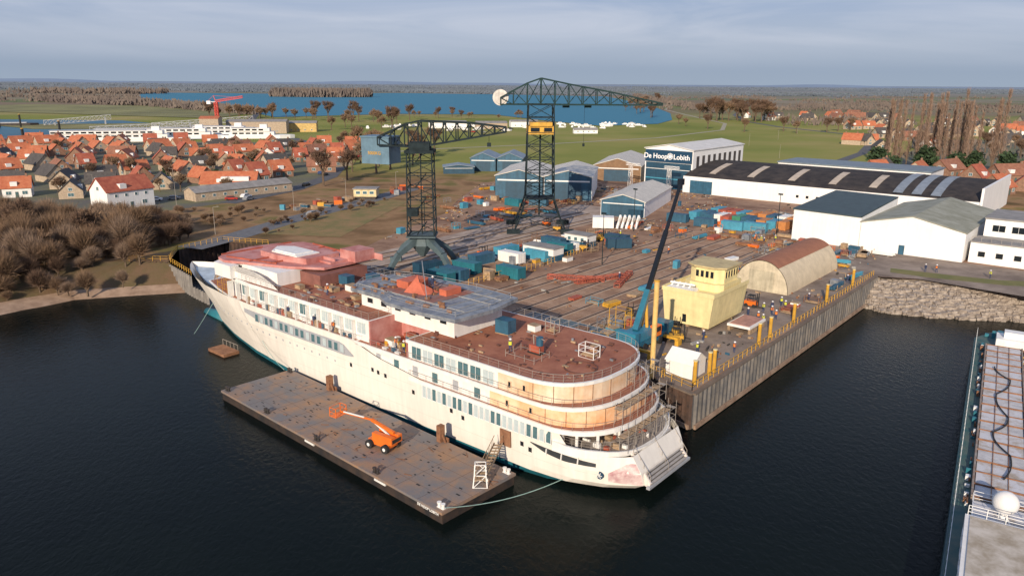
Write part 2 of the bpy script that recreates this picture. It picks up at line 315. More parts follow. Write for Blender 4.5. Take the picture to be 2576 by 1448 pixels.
# ------------------------------------------------------------ trees
def bare(seed,h,spread,mat,name='bare_tree',label='bare winter tree with brown twigs on the grass',upw=.5,tw=.09,levels=4,stem=.28,n=4,grp='bare winter trees',cat='tree',tl=.09,wide=1):
    rs=random.Random(seed);T=MB();C=MB()
    def br(p,d,l,rad,k):
        q=p+d*l
        (T if k<2 else C).beam(p,q,rad*2,0,3 if k>1 else 5,rad*1.2)
        if k>=levels:
            for i in range(5):
                e=(d*.6+Vector((rs.uniform(-1,1),rs.uniform(-1,1),rs.uniform(-.4,1)))).normalized()*h*tl*rs.uniform(.6,1.3)
                s=p.lerp(q,rs.random());o=Vector((rs.uniform(-1,1),rs.uniform(-1,1),rs.uniform(-.5,.5))).normalized()*tw
                C.add([s-o,s+o,s+e],[(0,1,2)])
            return
        for i in range(n):
            a=2*math.pi*(i+rs.random()*.8)/n;sd=Vector((math.cos(a),math.sin(a),0))
            e=(d*upw+sd*spread*rs.uniform(.6,1.2)+Vector((0,0,.35))).normalized()
            s=p.lerp(q,rs.uniform(.5,1))
            br(s,e,l*rs.uniform(.55,.78),rad*.55,k+1)
    br(Vector((0,0,-.2)),Vector((rs.uniform(-.05,.05),rs.uniform(-.05,.05),1)),h*stem,h*.022,0)
    zm=max(v[2] for v in C.v);f=h/zm
    for m_ in(T,C): m_.v=[(x*(.5+.5*f)*wide,y*(.5+.5*f)*wide,z*f) for x,y,z in m_.v]
    o=thing(name,label,cat,group=grp);part('trunk',o,T,bark);part('crown',o,C,mat);return o
def poplar(seed,h):
    rs=random.Random(seed);T=MB();C=MB();T.beam((0,0,-.2),(0,0,h*.95),.5,0,6,.08)
    for i in range(170):
        z=h*(.08+.88*rs.random());a=rs.uniform(0,6.28);l=h*.12*(1.1-z/h)+.8
        q=Vector((math.cos(a)*l*.42,math.sin(a)*l*.42,l*1.1));s=Vector((0,0,z));C.beam(s,s+q,.09,0,3,.03)
        for k in range(7):
            b=s+q*rs.random();e=Vector((rs.uniform(-.5,.5),rs.uniform(-.5,.5),rs.uniform(.6,1.4)))*1.4;o2=Vector((rs.uniform(-1,1),rs.uniform(-1,1),0))*.09
            C.add([b-o2,b+o2,b+e],[(0,1,2)])
    o=thing('poplar_tree','tall slender bare poplar in a row of poplars','tree',group='row of tall bare poplars');part('trunk',o,T,bark);part('crown',o,C,poplart);return o
def leafy(seed,rr,h,mat):
    rs=random.Random(seed);T=MB();C=MB();T.beam((0,0,-.2),(0,0,h*.6),.3,0,5,.1)
    for i in range(700):
        v=Vector((rs.gauss(0,1),rs.gauss(0,1),rs.gauss(0,1))).normalized()*rs.uniform(.55,1)*(1+.25*math.sin(rs.randint(0,5)*1.7))
        c=Vector((v.x*rr,v.y*rr,h*.55+v.z*h*.48));s=rs.uniform(.2,.5)*rr*.5
        a=Vector((rs.uniform(-1,1),rs.uniform(-1,1),rs.uniform(-1,1))).normalized()*s;b=a.cross(Vector((rs.uniform(-1,1),rs.uniform(-1,1),1))).normalized()*s
        C.add([c-a,c-b,c+a,c+b],[(0,1,2,3)])
    o=thing('evergreen_tree','dark green evergreen tree beside the houses','tree',group='evergreen trees');part('trunk',o,T,bark);part('crown',o,C,mat);return o
trees=[bare(i,h,sp,m) for i,h,sp,m in((1,12,.8,twig),(2,14,.7,twigdark),(3,11,.95,twig))]
shr=[bare(10+i,h,.85,m,'bare_shrub','dense bare brown shrub on the river bank',.75,.03,4,.14,5,'bare shrubs on the river bank','shrub',.20,1.2) for i,h,m in((0,5.5,twig),(1,5,twigdark),(2,6.5,twig),(3,5.5,M('grey_twigs',(.26,.18,.125),.9)))]
pop=[poplar(1,36),poplar(2,32)]
ever=[leafy(1,3,7,evergreen),leafy(2,3.5,9,evergreen)]
used=set()
def plant(T,x,y,s=1,z=G,sz=None):
    k=random.randrange(len(T));o=T[k]
    if o.name not in used:
        used.add(o.name);o.location=(x,y,z);o.rotation_euler[2]=U(0,6);o.scale=(s,s,sz or s);return
    clone(o,(x,y,z),U(0,6),(s,s,sz or s))
cnt=0;tries=0
while cnt<260 and tries<12000:
    tries+=1
    x=U(-165,-80);y=U(142,226)
    if x<-.76*y or x>-84-(max(0,y-198))*.9: continue
    if y>212 and x>-142: continue
    if x<-118: yl=135+(x+170)*(17/52.)
    elif x<-98: yl=152+(x+118)*.75
    else: yl=168
    if y<yl-14: continue
    z=G-.2 if y>yl else max(1.0,G-(yl-y)*.3)
    s=U(.6,1.5)*(1 if y>yl-4 else .8)
    plant(shr,x,y,s,z,s*U(.7,1.4));cnt+=1
for i in range(7):
    y=U(158,200);plant(trees,U(-.72*y,-104),y,U(.7,.95))
for i in range(32):
    f=R();plant(shr,-70+f*20+U(-7,7),206+f*52+U(-6,6),U(.2,.5))
for i in range(30): plant(shr,U(-108,-78),U(205,240),U(.3,.6))
for i in range(46):
    y=U(262,480);plant(trees,U(-.62*y,-98),y,U(.45,.8))
for x,y,s in[(-75,300,1.1),(-70,320,1),(-62,345,1.2),(-58,360,1.2),(-66,375,1.3),(-50,380,1.1),(-78,390,1.2),(-70,410,1.3),(-55,430,1.3),(-45,440,1.2),(-82,440,1.2),(-95,470,1.3),(-60,460,1),(-110,500,1),(-64,395,1.2),(-74,350,1),(-50,410,1.1),(-88,485,1.2)]: plant(trees,x,y,s)
for i in range(22): plant(trees,U(-330,-200),U(800,900),U(1.1,1.7))
for i in range(16): plant(trees,U(-150,20),U(850,950),U(.6,1.0))
for i in range(14): plant(trees,U(-170,-110)+U(-20,20),U(640,860),U(1.0,1.6))
for i in range(20): plant(trees,U(225,300),U(840,960),U(1.3,2.1))
for i in range(22):
    f=R();plant(trees,170+170*f*f+U(-15,15),930+900*f,U(1.1,1.6))
for i in range(30):
    x=184+54*(i/29)+U(-2,2);plant(pop,x,380+U(-9,9),U(.85,1.08))
for i in range(14): plant(trees,U(245,340),U(340,520),U(.7,1.0))
for i in range(10): plant(trees,U(150,330),U(640,820),U(.7,1.1))
for x,y,s in[(178,372,1.2),(184,368,1),(198,366,1.3),(212,364,1.3),(218,360,1.1),(171,360,.8),(190,345,.7),(240,370,1.3),(236,352,1)]: plant(ever,x,y,s)
for i in range(12): plant(ever,U(-170,-100),U(265,420),U(.4,.6))
def wood(name,items,mat):
    mb=MB()
    for x,y,h,rr in items:
        for k in range(8):
            c=Vector((x+U(-1,1)*rr,y+U(-1,1)*rr,G+h*U(.1,.75)));a=Vector((U(-1,1),U(-.3,.3),U(-.3,.3)))*rr*.5;b=Vector((U(-.2,.2)*rr,U(-.3,.3),h*U(.2,.42)))
            mb.add([c-a,c-b,c+a*U(.6,1),c+b],[(0,1,2,3)])
    o=D.objects.new(name,mb.mesh([mat]));link(o);o['kind']='stuff'
it=[];far=[]
for i in range(1300): 
    x=U(-660,-390);y=2110+U(-60,60)*(1-abs(x+520)/160)+(x+520)*.1
    if abs(x+520)<130: it.append((x,y,U(14,26),6))
for k in range(110):
    y0=math.exp(U(math.log(1250),math.log(7000)));x0=U(-.75,.75)*y0;an=U(-.12,.12);ln=U(120,700)*y0/2500
    st=6 if y0<3000 else 12
    for i in range(int(ln/st)):
        if R()<.25: continue
        x=x0+i*st*math.cos(an)+U(-6,6);y=y0+i*st*math.sin(an)+U(-6,6)
        if inpoly(x,y,lake) : continue
        if y<1300 and x<-200: continue
        (it if y<2600 else far).append((x,y,U(5,11),4.5 if y<2600 else 9))
for k in range(2600):
    y=U(5500,9500);x=U(-.72,.72)*y;far.append((x,y,U(8,17),16))
for k in range(1700):
    x=U(-2400,400);far.append((x,3080+U(0,500)+abs(x+500)*.05,U(8,15),8))
for i in range(360):
    f=R();it.append((-900+f*330+U(-20,20),1500-f*240+U(-30,30),U(8,14),6))
for i in range(300):
    f=R();it.append((-560+f*235+U(-12,12),1240-f*270+U(-20,20),U(8,13),5))
for i in range(260): it.append((U(-1500,-1100),U(2300,2500),U(12,22),8))
for i in range(220):
    y=U(1100,2600);it.append((275+(y-1100)*.08+U(0,25),y,U(7,13),5))
for k in range(18):
    y0=U(700,1900);x0=U(.32,.68)*y0
    for i in range(int(U(10,26))): it.append((x0+i*5+U(-3,3),y0+i*U(-1,1)+U(-4,4),U(5,10),3.5))
for i in range(100):
    y=U(430,900);x=U(.46,.72)*y;it.append((x,y,U(4,8),3))
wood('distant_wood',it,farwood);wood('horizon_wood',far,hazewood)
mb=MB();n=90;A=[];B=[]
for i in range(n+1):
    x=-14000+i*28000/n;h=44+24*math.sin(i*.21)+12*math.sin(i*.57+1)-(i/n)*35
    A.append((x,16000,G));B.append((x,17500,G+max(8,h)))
strip(mb,A,B);struct('far_hills',mb,M('far_hill_haze',(.25,.32,.42),1,.05,.001,spec=0))  # hill colour carries painted haze, close to the sky tone
# ------------------------------------------------------------ houses
WC={}
def winmesh(w,h,fm=frame,gm=glass,mull=0,fw=.09):
    k=(w,h,fm.name,gm.name,mull)
    if k in WC:return WC[k]
    b=MB();b.box(-w/2,w/2,-.02,.05,0,fw);b.box(-w/2,w/2,-.02,.05,h-fw,h);b.box(-w/2,-w/2+fw,-.02,.05,fw,h-fw);b.box(w/2-fw,w/2,-.02,.05,fw,h-fw)
    for i in range(mull):
        x=-w/2+w*(i+1)/(mull+1);b.box(x-.03,x+.03,-.02,.045,fw,h-fw)
    b.add([(-w/2+fw,.01,fw),(w/2-fw,.01,fw),(w/2-fw,.01,h-fw),(-w/2+fw,.01,h-fw)],[(3,2,1,0)],1)
    WC[k]=b.mesh([fm,gm]);return WC[k]
def win(parent,x,y,z,rz,w,h,name='window',**k): return part(name,parent,winmesh(w,h,**k),None,loc=(x,y,z),rz=rz)
doorm=MB();doorm.box(-.5,.5,-.02,.06,0,2.1,0);doorm.box(-.3,.3,.06,.07,1.2,1.8,1);doorm=doorm.mesh([M('door_paint',(.08,.12,.10),.5),glass])
def house(w,d,h,rh,wm,rm,label,grp='village houses'):
    o=thing('house',label,'house',group=grp)
    b=MB();b.gable(w,d,h,rh);part('wall',o,b,wm)
    b=MB();b.groof(w,d,h,rh);rf=part('roof',o,b,rm)
    b=MB();b.box(w/2-1.6,w/2-.9,-.35,.35,h+rh-.8,h+rh+.9);b.box(w/2-1.5,w/2-1.0,-.25,.25,h+rh+.9,h+rh+1.1);part('chimney',rf,b,brick)
    b=MB();b.box(-w*.2,-w*.2+2.2,-d/2+.3,-d/4,h+.3,h+2.0);part('dormer',rf,b,frame)
    for x in(-w*.28,w*.28): win(o,x,-d/2-.02,1,PI,1.8,1.4,mull=1)
    part('door',o,doorm,None,loc=(0,-d/2-.02,0),rz=PI)
    for s in(-1,1): 
        win(o,s*(w/2+.02),0,h+.1,-s*PI/2,1.4,1.3,mull=1)
        win(o,s*(w/2+.02),0,.9,-s*PI/2,2.2,1.4,mull=1)
    return o
HT=[house(9,9,3.0,4.2,brick,rooforange,'brown brick house with a steep orange tiled roof'),house(12,8.5,3.4,3.9,brick2,rooforange,'buff brick house with an orange tiled roof'),
    house(7.5,9,3.2,4.6,brick,roofred,'narrow brick house with a steep red tiled roof'),house(14,8.5,3.4,3.9,brick,roofbrown,'long brick terrace with a brown tiled roof'),
    house(11,8.5,3,4.0,brick2,roofdark,'buff brick house with a dark tiled roof'),house(9,8,3.6,3.6,white,rooforange,'white rendered house with an orange tiled roof')]
hu=set()
def puthouse(k,x,y,rz,s=1,label=None):
    if k not in hu: hu.add(k);o=HT[k];o.location=(x,y,G);o.rotation_euler[2]=rz;o.scale=(s,s,s)
    else:o=clone(HT[k],(x,y,G),rz,s)
    if label:o['label']=label
    return o
y=266
while y<505:
    x=-.68*y+U(0,6)
    lim=-100 if y>300 else -130
    while x<lim:
        near=y<305
        k=random.choice([4,4,3,4] if near and R()<.75 else [0,0,1,2,1,3,2,1,4,5,0])
        if R()<.9: puthouse(k,x+U(-3,3),y+U(-4,4),random.choice([0,PI/2])+.35+U(-.15,.15)+(.5 if (int(y/60)%2) else 0),U(.85,1.05))
        x+=U(15,23)
    y+=22 if y>330 else 22
for x,y_,k in((-94,405,0),(-99,430,2),(-86,375,1),(-92,440,0),(-88,350,3)): puthouse(k,x,y_,U(0,1.5),.9)
o=house(16,9.5,6,4,wallwhite,roofred,'white two storey house with a red tiled roof beside the scrub');o.location=(-127.5,246,G);o.rotation_euler[2]=1.02;del o['group']
for i in range(4): win(o,-5+i*3.4,-4.77,4,PI,1.1,1.0)
o=house(24,12,3.2,4.6,brick2,rooforange,'wide brick house with an orange roof and white dormers');o.location=(-108,290,G);o.rotation_euler[2]=.1;o.scale=(.85,.85,.85);del o['group']
b=MB();b.box(-3,9,-5.2,-2.4,4.2,6)
part('dormer',o,b,white)
def shed(name,label,cat,c,rz,w,d,h,rh,wm,rm,wins=0,ov=.3):
    o=thing(name,label,cat,(c[0],c[1],G),rz);b=MB();b.gable(w,d,h,rh);part('wall',o,b,wm);b=MB();b.groof(w,d,h,rh,ov);part('roof',o,b,rm)
    for i in range(wins): win(o,-w/2+(i+.7)*w/(wins+.4),-d/2-.02,1.2,PI,1.2,1.0)
    return o
greyroof=M('grey_sheet_roof',(.26,.245,.23),.8,.2,.4)
shed('row_of_garages','long low building with a grey sheet roof','building',(-99,274),math.atan2(28,24),38,8,3,1.6,brick2,greyroof,9)
for i in range(56):
    y_=U(470,900);x=U(.42,.68)*y_
    puthouse(random.choice([4,4,4,1,5,3,4]),x,y_,U(0,3),U(.9,1.15))
for i in range(22):
    y_=U(880,1000);puthouse(random.choice([4,4,5,3]),U(290,470),y_+U(-20,20),U(0,3),U(1.0,1.3))
for x,y_,k in((165,345,0),(181,340,1),(196,322,2),(205,300,2),(187,292,0),(208,270,1),(215,330,3),(226,300,3),(232,345,1),(224,275,2),(200,350,3),(172,355,4)): puthouse(k,x,y_,U(-.4,.4)+.6,1.05)
# ------------------------------------------------------------ industrial halls
def Tx(s,size,mat,parent,loc,rot,name='lettering',ext=.03):
    c=D.curves.new('t','FONT');c.body=s;c.size=size;c.extrude=ext;c.align_x='CENTER';c.offset=.012*size
    o=D.objects.new('t',c);COL.objects.link(o);bpy.context.view_layer.update()
    me=D.meshes.new_from_object(o.evaluated_get(bpy.context.evaluated_depsgraph_get()));D.objects.remove(o)
    me.materials.clear();me.materials.append(mat);q=part(name,parent,me,None,loc=loc);q.rotation_euler=rot;return q
H1=thing('sign_hall','tall white hall with a dark blue front and lettered sign','industrial hall',Q(-120,197,G),GA)
b=MB();b.add([(0,.05,0),(21,.05,0),(21,46,0),(0,46,0),(0,.05,15.2),(21,.05,15.2),(21,46,15.2),(0,46,15.2),(10.5,.05,17),(10.5,46,17)],[(0,1,5,8,4),(1,2,6,5),(2,3,7,9,6),(3,0,4,7),(5,6,9,8),(4,8,9,7)]);part('wall',H1,b,wallwhite)
b=MB()
for sg in(0,1):
    x0,x1=(-.4,10.5) if sg==0 else (10.5,21.4);z0,z1=(15.25,17.1) if sg==0 else(17.1,15.25)
    b.add([(x0,-.5,z0),(x1,-.5,z1),(x1,46.5,z1),(x0,46.5,z0),(x0,-.5,z0+.3),(x1,-.5,z1+.3),(x1,46.5,z1+.3),(x0,46.5,z0+.3)],[(0,3,2,1),(4,5,6,7),(0,1,5,4),(1,2,6,5),(2,3,7,6),(3,0,4,7)])
part('roof',H1,b,M('white_roof',(.66,.64,.60),.6,.1,.3,streak=.1))
b=MB();b.box(.6,20.4,-.15,.05,0,3.6);b.box(.6,20.4,-.15,.05,4,7.4);b.box(.6,20.4,-.15,.05,7.7,10);part('hall_door',H1,b,darkblue)
b=MB();b.box(.6,20.4,-.2,.04,3.6,4.0);b.box(.6,20.4,-.2,.04,0,.3);part('door_stripe',H1,b,skyblue)
b=MB();b.box(.3,20.7,-.45,-.05,10.3,14.9);sg=part('sign',H1,b,M('sign_blue',(.01,.05,.10),.5,.05))
bw=M('sign_white',(.95,.95,.93),.5,.02)
Tx('De Hoop',2.75,bw,sg,(5.0,-.5,11.6),(PI/2,0,0));Tx('Lobith',2.75,bw,sg,(16.4,-.5,11.6),(PI/2,0,0))
b=MB()
b.beam((11.4,-.46,12.6),(11.4,-.6,12.6),1.1,0,16)
for i in range(8): a=i*PI/4;b.beam((11.4+math.cos(a)*.5,-.55,12.6+math.sin(a)*.5),(11.4+math.cos(a)*1.15,-.55,12.6+math.sin(a)*1.15),.18)
for i in range(20):
    a=i*PI/10;a2=(i+1)*PI/10;b.beam((11.4+math.cos(a)*1.2,-.55,12.6+math.sin(a)*1.2),(11.4+math.cos(a2)*1.2,-.55,12.6+math.sin(a2)*1.2),.18)
part('emblem',sg,b,bw)
dop=M('dark_opening',(.07,.06,.055),.5)
for i in range(9):
    b=MB();b.box(21.0,21.08,3+i*4.8,5.2+i*4.8,5.0,13.0);part('window',H1,b,dop)
H2=thing('long_assembly_hall','long white hall with a curved black roof and pale roof lights','industrial hall',Q(-100,192,G),GA)
LN,DP=99,50
b=MB();b.box(0,LN,0,DP,0,6.2);part('wall',H2,b,wallwhite)
def arc(f): return 6.2+4.2*math.sin(PI*f)**.8
def barrel(mb,x0,x1,off,m=0,f0=0,f1=1,n=14):
    pr=[(DP*(f0+(f1-f0)*i/n),arc(f0+(f1-f0)*i/n)+off) for i in range(n+1)]
    V=[(x0,y,z) for y,z in pr]+[(x1,y,z) for y,z in pr];k=n+1
    mb.add(V,[(i,k+i,k+i+1,i+1) for i in range(n)],m)
    mb.add([(x0,y,z) for y,z in pr]+[(x0,DP*f1,6.2),(x0,DP*f0,6.2)],[tuple(range(n+3))],m);mb.add([(x1,y,z) for y,z in pr]+[(x1,DP*f1,6.2),(x1,DP*f0,6.2)],[tuple(range(n+3))[::-1]],m)
b=MB();barrel(b,0.3,LN-.3,.05);part('roof',H2,b,M('black_bitumen_roof',(.028,.026,.028),.85,.3,.3,bump=.1,spec=.2,c2=(.065,.055,.05)))
rl=M('roof_light',(.50,.41,.31),.5,.15,.4);rg=M('grey_roof_light',(.22,.25,.28),.4,.2)
for i,x in enumerate((9,24,39,53,66)):
    b=MB();barrel(b,x,x+2.4,.2,0,.06,.36);part('roof_light',H2,b,rl)
for x in(74,79.5,85):
    b=MB();barrel(b,x,x+2.8,.2,0,.02,.6);part('roof_light',H2,b,rg)
b=MB();b.box(LN-.1,LN+.6,-.4,DP+.4,0,10.4);part('end_parapet',H2,b,wallwhite)
for i in range(14): 
    b=MB();b.box(-.45,.45,-.1,0,0,.9);part('window',H2,b,darkglass,loc=(44+i*3.4,-.02,2.2))
b=MB();b.box(3,12,-.12,0,0,4.8);part('hall_door',H2,b,bluepaint)
H3=thing('rear_hall','pale hall with a flat blue grey roof behind the curved hall','industrial hall',Q(-84,245,G),GA);b=MB();b.box(0,58,0,22,0,8.6);part('wall',H3,b,wallwhite);b=MB();b.box(-.4,58.4,-.4,22.4,8.65,9.1);part('roof',H3,b,M('bluegrey_roof',(.16,.20,.23),.5))
H4=thing('white_shed','white clad shed with a dark teal monopitch roof','shed',Q(-34,128,G),GA);b=MB();b.add([(0,0,0),(17,0,0),(17,34,0),(0,34,0),(0,0,8.2),(17,0,7.9),(17,34,9.2),(0,34,9.5)],[(0,1,5,4),(1,2,6,5),(2,3,7,6),(3,0,4,7)]);part('wall',H4,b,wallwhite)
b=MB();b.add([(-.3,-.3,8.25),(17,-.3,7.95),(17,34.3,9.25),(-.3,34.3,9.55),(-.3,-.3,8.55),(17,-.3,8.25),(17,34.3,9.55),(-.3,34.3,9.85)],[(0,3,2,1),(4,5,6,7),(0,1,5,4),(1,2,6,5),(2,3,7,6),(3,0,4,7)]);part('roof',H4,b,M('dark_teal_roof',(.045,.07,.075),.6))
H5=thing('gabled_white_shed','large white gabled shed with a mossy green grey roof','shed',Q(-5.3,149,G),GA+PI/2);b=MB();b.gable(42,23.2,6.9,2.6);part('wall',H5,b,wallwhite)
b=MB();b.groof(42,23.2,6.9,2.6,.3);part('roof',H5,b,M('mossy_roof',(.22,.22,.16),.8,.2,.3,c2=(.33,.33,.27)))
b=MB();b.box(-21.1,-21,1,2.3,0,2.3);part('door',H5,b,bluepaint)
H6=thing('office_building','white two storey office with window bands and a roof terrace','office building',Q(7.2,130,G),GA);b=MB();b.box(0,40,0,9,0,4.8);b.box(1,40,9.003,26,0,9.2);part('wall',H6,b,wallwhite)
b=MB();b.box(0,40,-.3,9,4.85,5.1);b.box(.8,40,8.8,26,9.25,9.6);part('roof',H6,b,greyroof)
for i in range(9):
    win(H6,2.5+i*3.6,-.02,1.5,PI,1.6,1.4,gm=darkglass);win(H6,4+i*4,8.98,6.3,PI,2.8,1.7,gm=darkglass,mull=1)
b=MB()
for i in range(20): b.box(i*2,i*2+.06,.1,.16,5.1,6.1)
b.box(0,40,.1,.16,6.05,6.12);part('railing',H6,b,railm)
NH=thing('nissen_hut','cream corrugated arched hut with a rusty brown crown','hut',Q(-19.4,72,G),GA)
def arch(mb,rad,y0,y1,a0,a1,n=20,off=0,m=0,h=1.12):
    V=[]
    for i in range(n+1):
        a=a0+(a1-a0)*i/n;V.append((-(rad+off)*math.cos(a),y0,(rad+off)*h*math.sin(a)))
    V+=[(x,y1,z) for x,_,z in V];mb.add(V,[(i,i+1,n+2+i,n+1+i) for i in range(n)],m)
cream=corr('cream_corrugated',(.66,.55,.38),(.50,.40,.27),.7,'Y',.6,.75)
b=MB();arch(b,5.6,0,30,0,PI);part('shell',NH,b,cream,True)
b=MB();arch(b,5.6,-.05,30.05,PI*.36,PI*.70,off=.05);part('rusty_roof',NH,b,corr('rust_corrugated',(.36,.15,.08),(.22,.09,.05),.8,'Y',.6,.7),True)
b=MB();V=[(-5.5*math.cos(PI*i/20),0.02,5.5*1.12*math.sin(PI*i/20)) for i in range(21)];b.add(V,[tuple(range(21))]);part('end_wall',NH,b,M('cream_end',(.58,.50,.36),.7,streak=.2))
b=MB();b.box(-2.6,2.6,-.08,.0,0,4.2);part('door',NH,b,M('cream_door',(.52,.46,.33),.7,streak=.3))
def bay(label,x,y,rz,w,d,h,rh,front,side,roof,name='blue_shed'):
    o=thing(name,label,'shed',(x,y,G),rz);b=MB();b.gable(d,w,h,rh);part('wall',o,b,side,rz=PI/2)
    b=MB();b.groof(d,w,h,rh,.35);part('roof',o,b,roof,rz=PI/2)
    b=MB();e=w/2-.15;b.add([(-e,-d/2-.06,.1),(e,-d/2-.06,.1),(e,-d/2-.06,h),(0,-d/2-.06,h+rh-.1),(-e,-d/2-.06,h)],[(0,1,2,3,4)]);part('front_cladding',o,b,front)
    b=MB();b.box(-w*.28,w*.28,-d/2-.2,-d/2-.07,0,h*.75);part('door',o,b,darkblue)
    b=MB();b.box(-w*.45,w*.45,-d/2-.16,-d/2-.07,h*.80,h*.86);part('fascia',o,b,frame);return o
rz=-.26
bay('blue fronted shed bay with a cream striped roof',5,286,rz+.1,17,36,8.2,2.2,bluepaint,darkblue,roofstripe)
bay('blue fronted shed bay with a white side wall',22.3,284,rz+.1,17,36,8.2,2.2,bluepaint,wallwhite,roofstripe)
bay('small blue shed with a cream ribbed roof beside the slipway',42,252,-.40,14,40,4.8,2.0,bluepaint,wallwhite,roofstripe)
bay('open fronted tan shed with a cream roof',50,342,-.28,20,42,6.5,3.0,M('tan_dark_interior',(.22,.13,.07),.8),M('tanw',(.5,.42,.3),.7),roofstripe,'open_shed')  # closed front sheet, its dark tan painted for the shaded interior
bgr=M('bg_roof',(.20,.25,.29),.5)
bay('blue grey warehouse bay with a grey roof',-13,366,-.1,12,20,6,2.4,bluepaint,darkblue,bgr)
bay('blue grey warehouse bay beside its twin',-.5,366,-.1,12,20,6,2.4,bluepaint,darkblue,bgr)
bay('low dark blue store',-25,350,.1,14,10,3,1,darkblue,darkblue,bgr)
for x,y_,w_,d_,h_,m_,rm in((-205,620,46,18,9,brick2,greyroof),(-235,600,14,14,12,brick2,rooforange),(-175,640,24,14,7,M('ochre',(.55,.38,.14),.7),greyroof),(-60,705,34,14,5,wallwhite,greyroof),(-20,700,28,12,5,brick2,greyroof),(10,730,26,12,5,wallwhite,greyroof),(60,640,20,5,3,wallwhite,greyroof)):
    shed('warehouse','low warehouse with a grey roof near the marina','warehouse',(x,y_),.15,w_,d_,h_,1.5,m_,rm,4)
# ------------------------------------------------------------ THE SHIP
SH=thing('cruise_ship','unfinished white cruise ship with rust brown decks moored at the yard','cruise ship',(OX,OY,0),math.radians(140))
def tab(T,x):
    if x<=T[0][0]:return T[0][1]
    for (a,b),(c,d) in zip(T,T[1:]):
        if x<=c: return b+(d-b)*(x-a)/(c-a)
    return T[-1][1]
WT=[(0,4.2),(.03,6.4),(.07,8.2),(.12,8.9),(.45,9.0),(.62,8.5),(.74,7),(.85,4.7),(.94,2.2),(1,.05)]
DT=[(0,5.6),(.01,6.7),(.025,7.8),(.05,8.8),(.09,9.35),(.13,9.5),(.65,9.5),(.73,9.15),(.81,8.0),(.88,6.1),(.94,3.7),(.98,1.5),(1,.05)]
ST=[(-1.5,8),(0,5.0),(.75,1.9),(1.5,.8),(3,1.0),(4.9,2.0),(10,2.0)]
BT=[(-1.5,99),(0,100),(4,102.5),(9.8,109)]
def hullb(u,z): f=max(0,min(1,z/9.7))**.75; f=min(1,f*1.25) if u<.7 else f; return tab(WT,u)+(tab(DT,u)-tab(WT,u))*f
def hull_t(s,z): a=tab(ST,z);c=tab(BT,z);return hullb((s-a)/(c-a),z)
def ztop(s):
    return tab([(0,4.9),(8.5,4.9),(10,7.3),(31,7.3),(36,7.9),(41,8.5),(43.5,9.2),(46,9.8),(80,9.9),(109,9.7)],s)
us=sorted(set([i/100 for i in range(101)]+[.005,.015,.025,.035,.055,.065,.075,.085,.975,.985]))
b=MB();zs=[-1.5,0,.75,1.5,3,3.95,4.9];cols=[];nb=len(zs)-1
for u in us:
    c=[]
    for z in zs: s=tab(ST,z)+(tab(BT,z)-tab(ST,z))*u;c.append((s,hullb(u,z),z))
    zt=ztop(2.0+107*u)
    for k in(1,2,3): z=4.9+(zt-4.9)*k/3;s=tab(ST,z)+(tab(BT,z)-tab(ST,z))*u;c.append((s,hullb(u,z),z))
    cols.append(c)
nz=len(zs)+3
for sd_ in(1,-1):
    V=[(x,y*sd_,z) for c in cols for x,y,z in c];n0=len(b.v);b.v+=V
    for i in range(len(cols)-1):
        for k in range(nz-1):
            if k>=nb and abs(cols[i][nb][2]-cols[i][nz-1][2])<.01 and abs(cols[i+1][nb][2]-cols[i+1][nz-1][2])<.01: continue
            f=[n0+i*nz+k,n0+(i+1)*nz+k,n0+(i+1)*nz+k+1,n0+i*nz+k+1]
            b.f.append(f if sd_<0 else f[::-1]);b.m.append(1 if k<2 else 0)
c=cols[0]
for k in range(nb): b.add([(c[k][0],c[k][1],c[k][2]),(c[k+1][0],c[k+1][1],c[k+1][2]),(c[k+1][0],-c[k+1][1],c[k+1][2]),(c[k][0],-c[k][1],c[k][2])],[(0,1,2,3)],1 if k<2 else 0)
part('hull',SH,b,[hullwhite,teal])
def surf(s0,s1,zl,zu,off=.05,n=10,mrow=3):
    b=MB()
    for i in range(n):
        for j in range(mrow):
            def pt(a,c):
                s=s0+(s1-s0)*a/n;lo,hi=zl(s),zu(s);z=lo+(hi-lo)*c/mrow;s2=max(s,tab(ST,z)+.01);return (s2,hull_t(s2,z)+off,z)
            b.add([pt(i,j),pt(i+1,j),pt(i+1,j+1),pt(i,j+1)],[(3,2,1,0)])
    return b
b=MB();b.beam((96,0,-.2),(104.5,0,-.1),2.6,0,12,1.4);part('bulbous_bow',SH,b,tealpaint,True)
def rnd(sa,sf,hb,Lr=8,n=2.5,fwd=False,k=20):
    P=[(sf,hb)]
    for i in range(k+1):
        th=PI/2-PI*i/k; 
        cs=abs(math.cos(th))**(2/n);sn=math.copysign(abs(math.sin(th))**(2/n),math.sin(th));P.append((sa+Lr-Lr*cs,hb*sn))
    P.append((sf,-hb))
    return P
def deckplate(nm,poly,z,mat,edgeh=.45,edgem=white,inset=.25):
    b=MB();b.prism(poly,z-edgeh,z);part('deck_edge',SH,b,edgem)
    cx=sum(q[0] for q in poly)/len(poly);q=[(x+(inset if x<cx else -inset),y*(1-inset/9.5)) for x,y in poly]
    b=MB();b.sheet(q,z+.006);part(nm,SH,b,mat)
greydeck=M('grey_wet_deck',(.20,.17,.155),.6,.3,.6,c2=(.36,.31,.27))
deckplate('main_deck',rnd(2.4,30,8.6,7,2.4),4.85,greydeck,.2)
deckplate('lower_terrace_deck',rnd(4.0,34,9.5,8,2.4),7.35,deckbrown,.55)
deckplate('terrace_deck',rnd(5.6,45,9.5,8),9.8,deckbrown,.45)
deckplate('promenade_deck',[(45,9.4),(45,-9.4),(74,-9.4),(80,-8.8),(86,-7.4),(92,-5.6),(92,5.6),(86,7.4),(80,8.8),(74,9.4)][::1],9.75,deckbrown,.2)
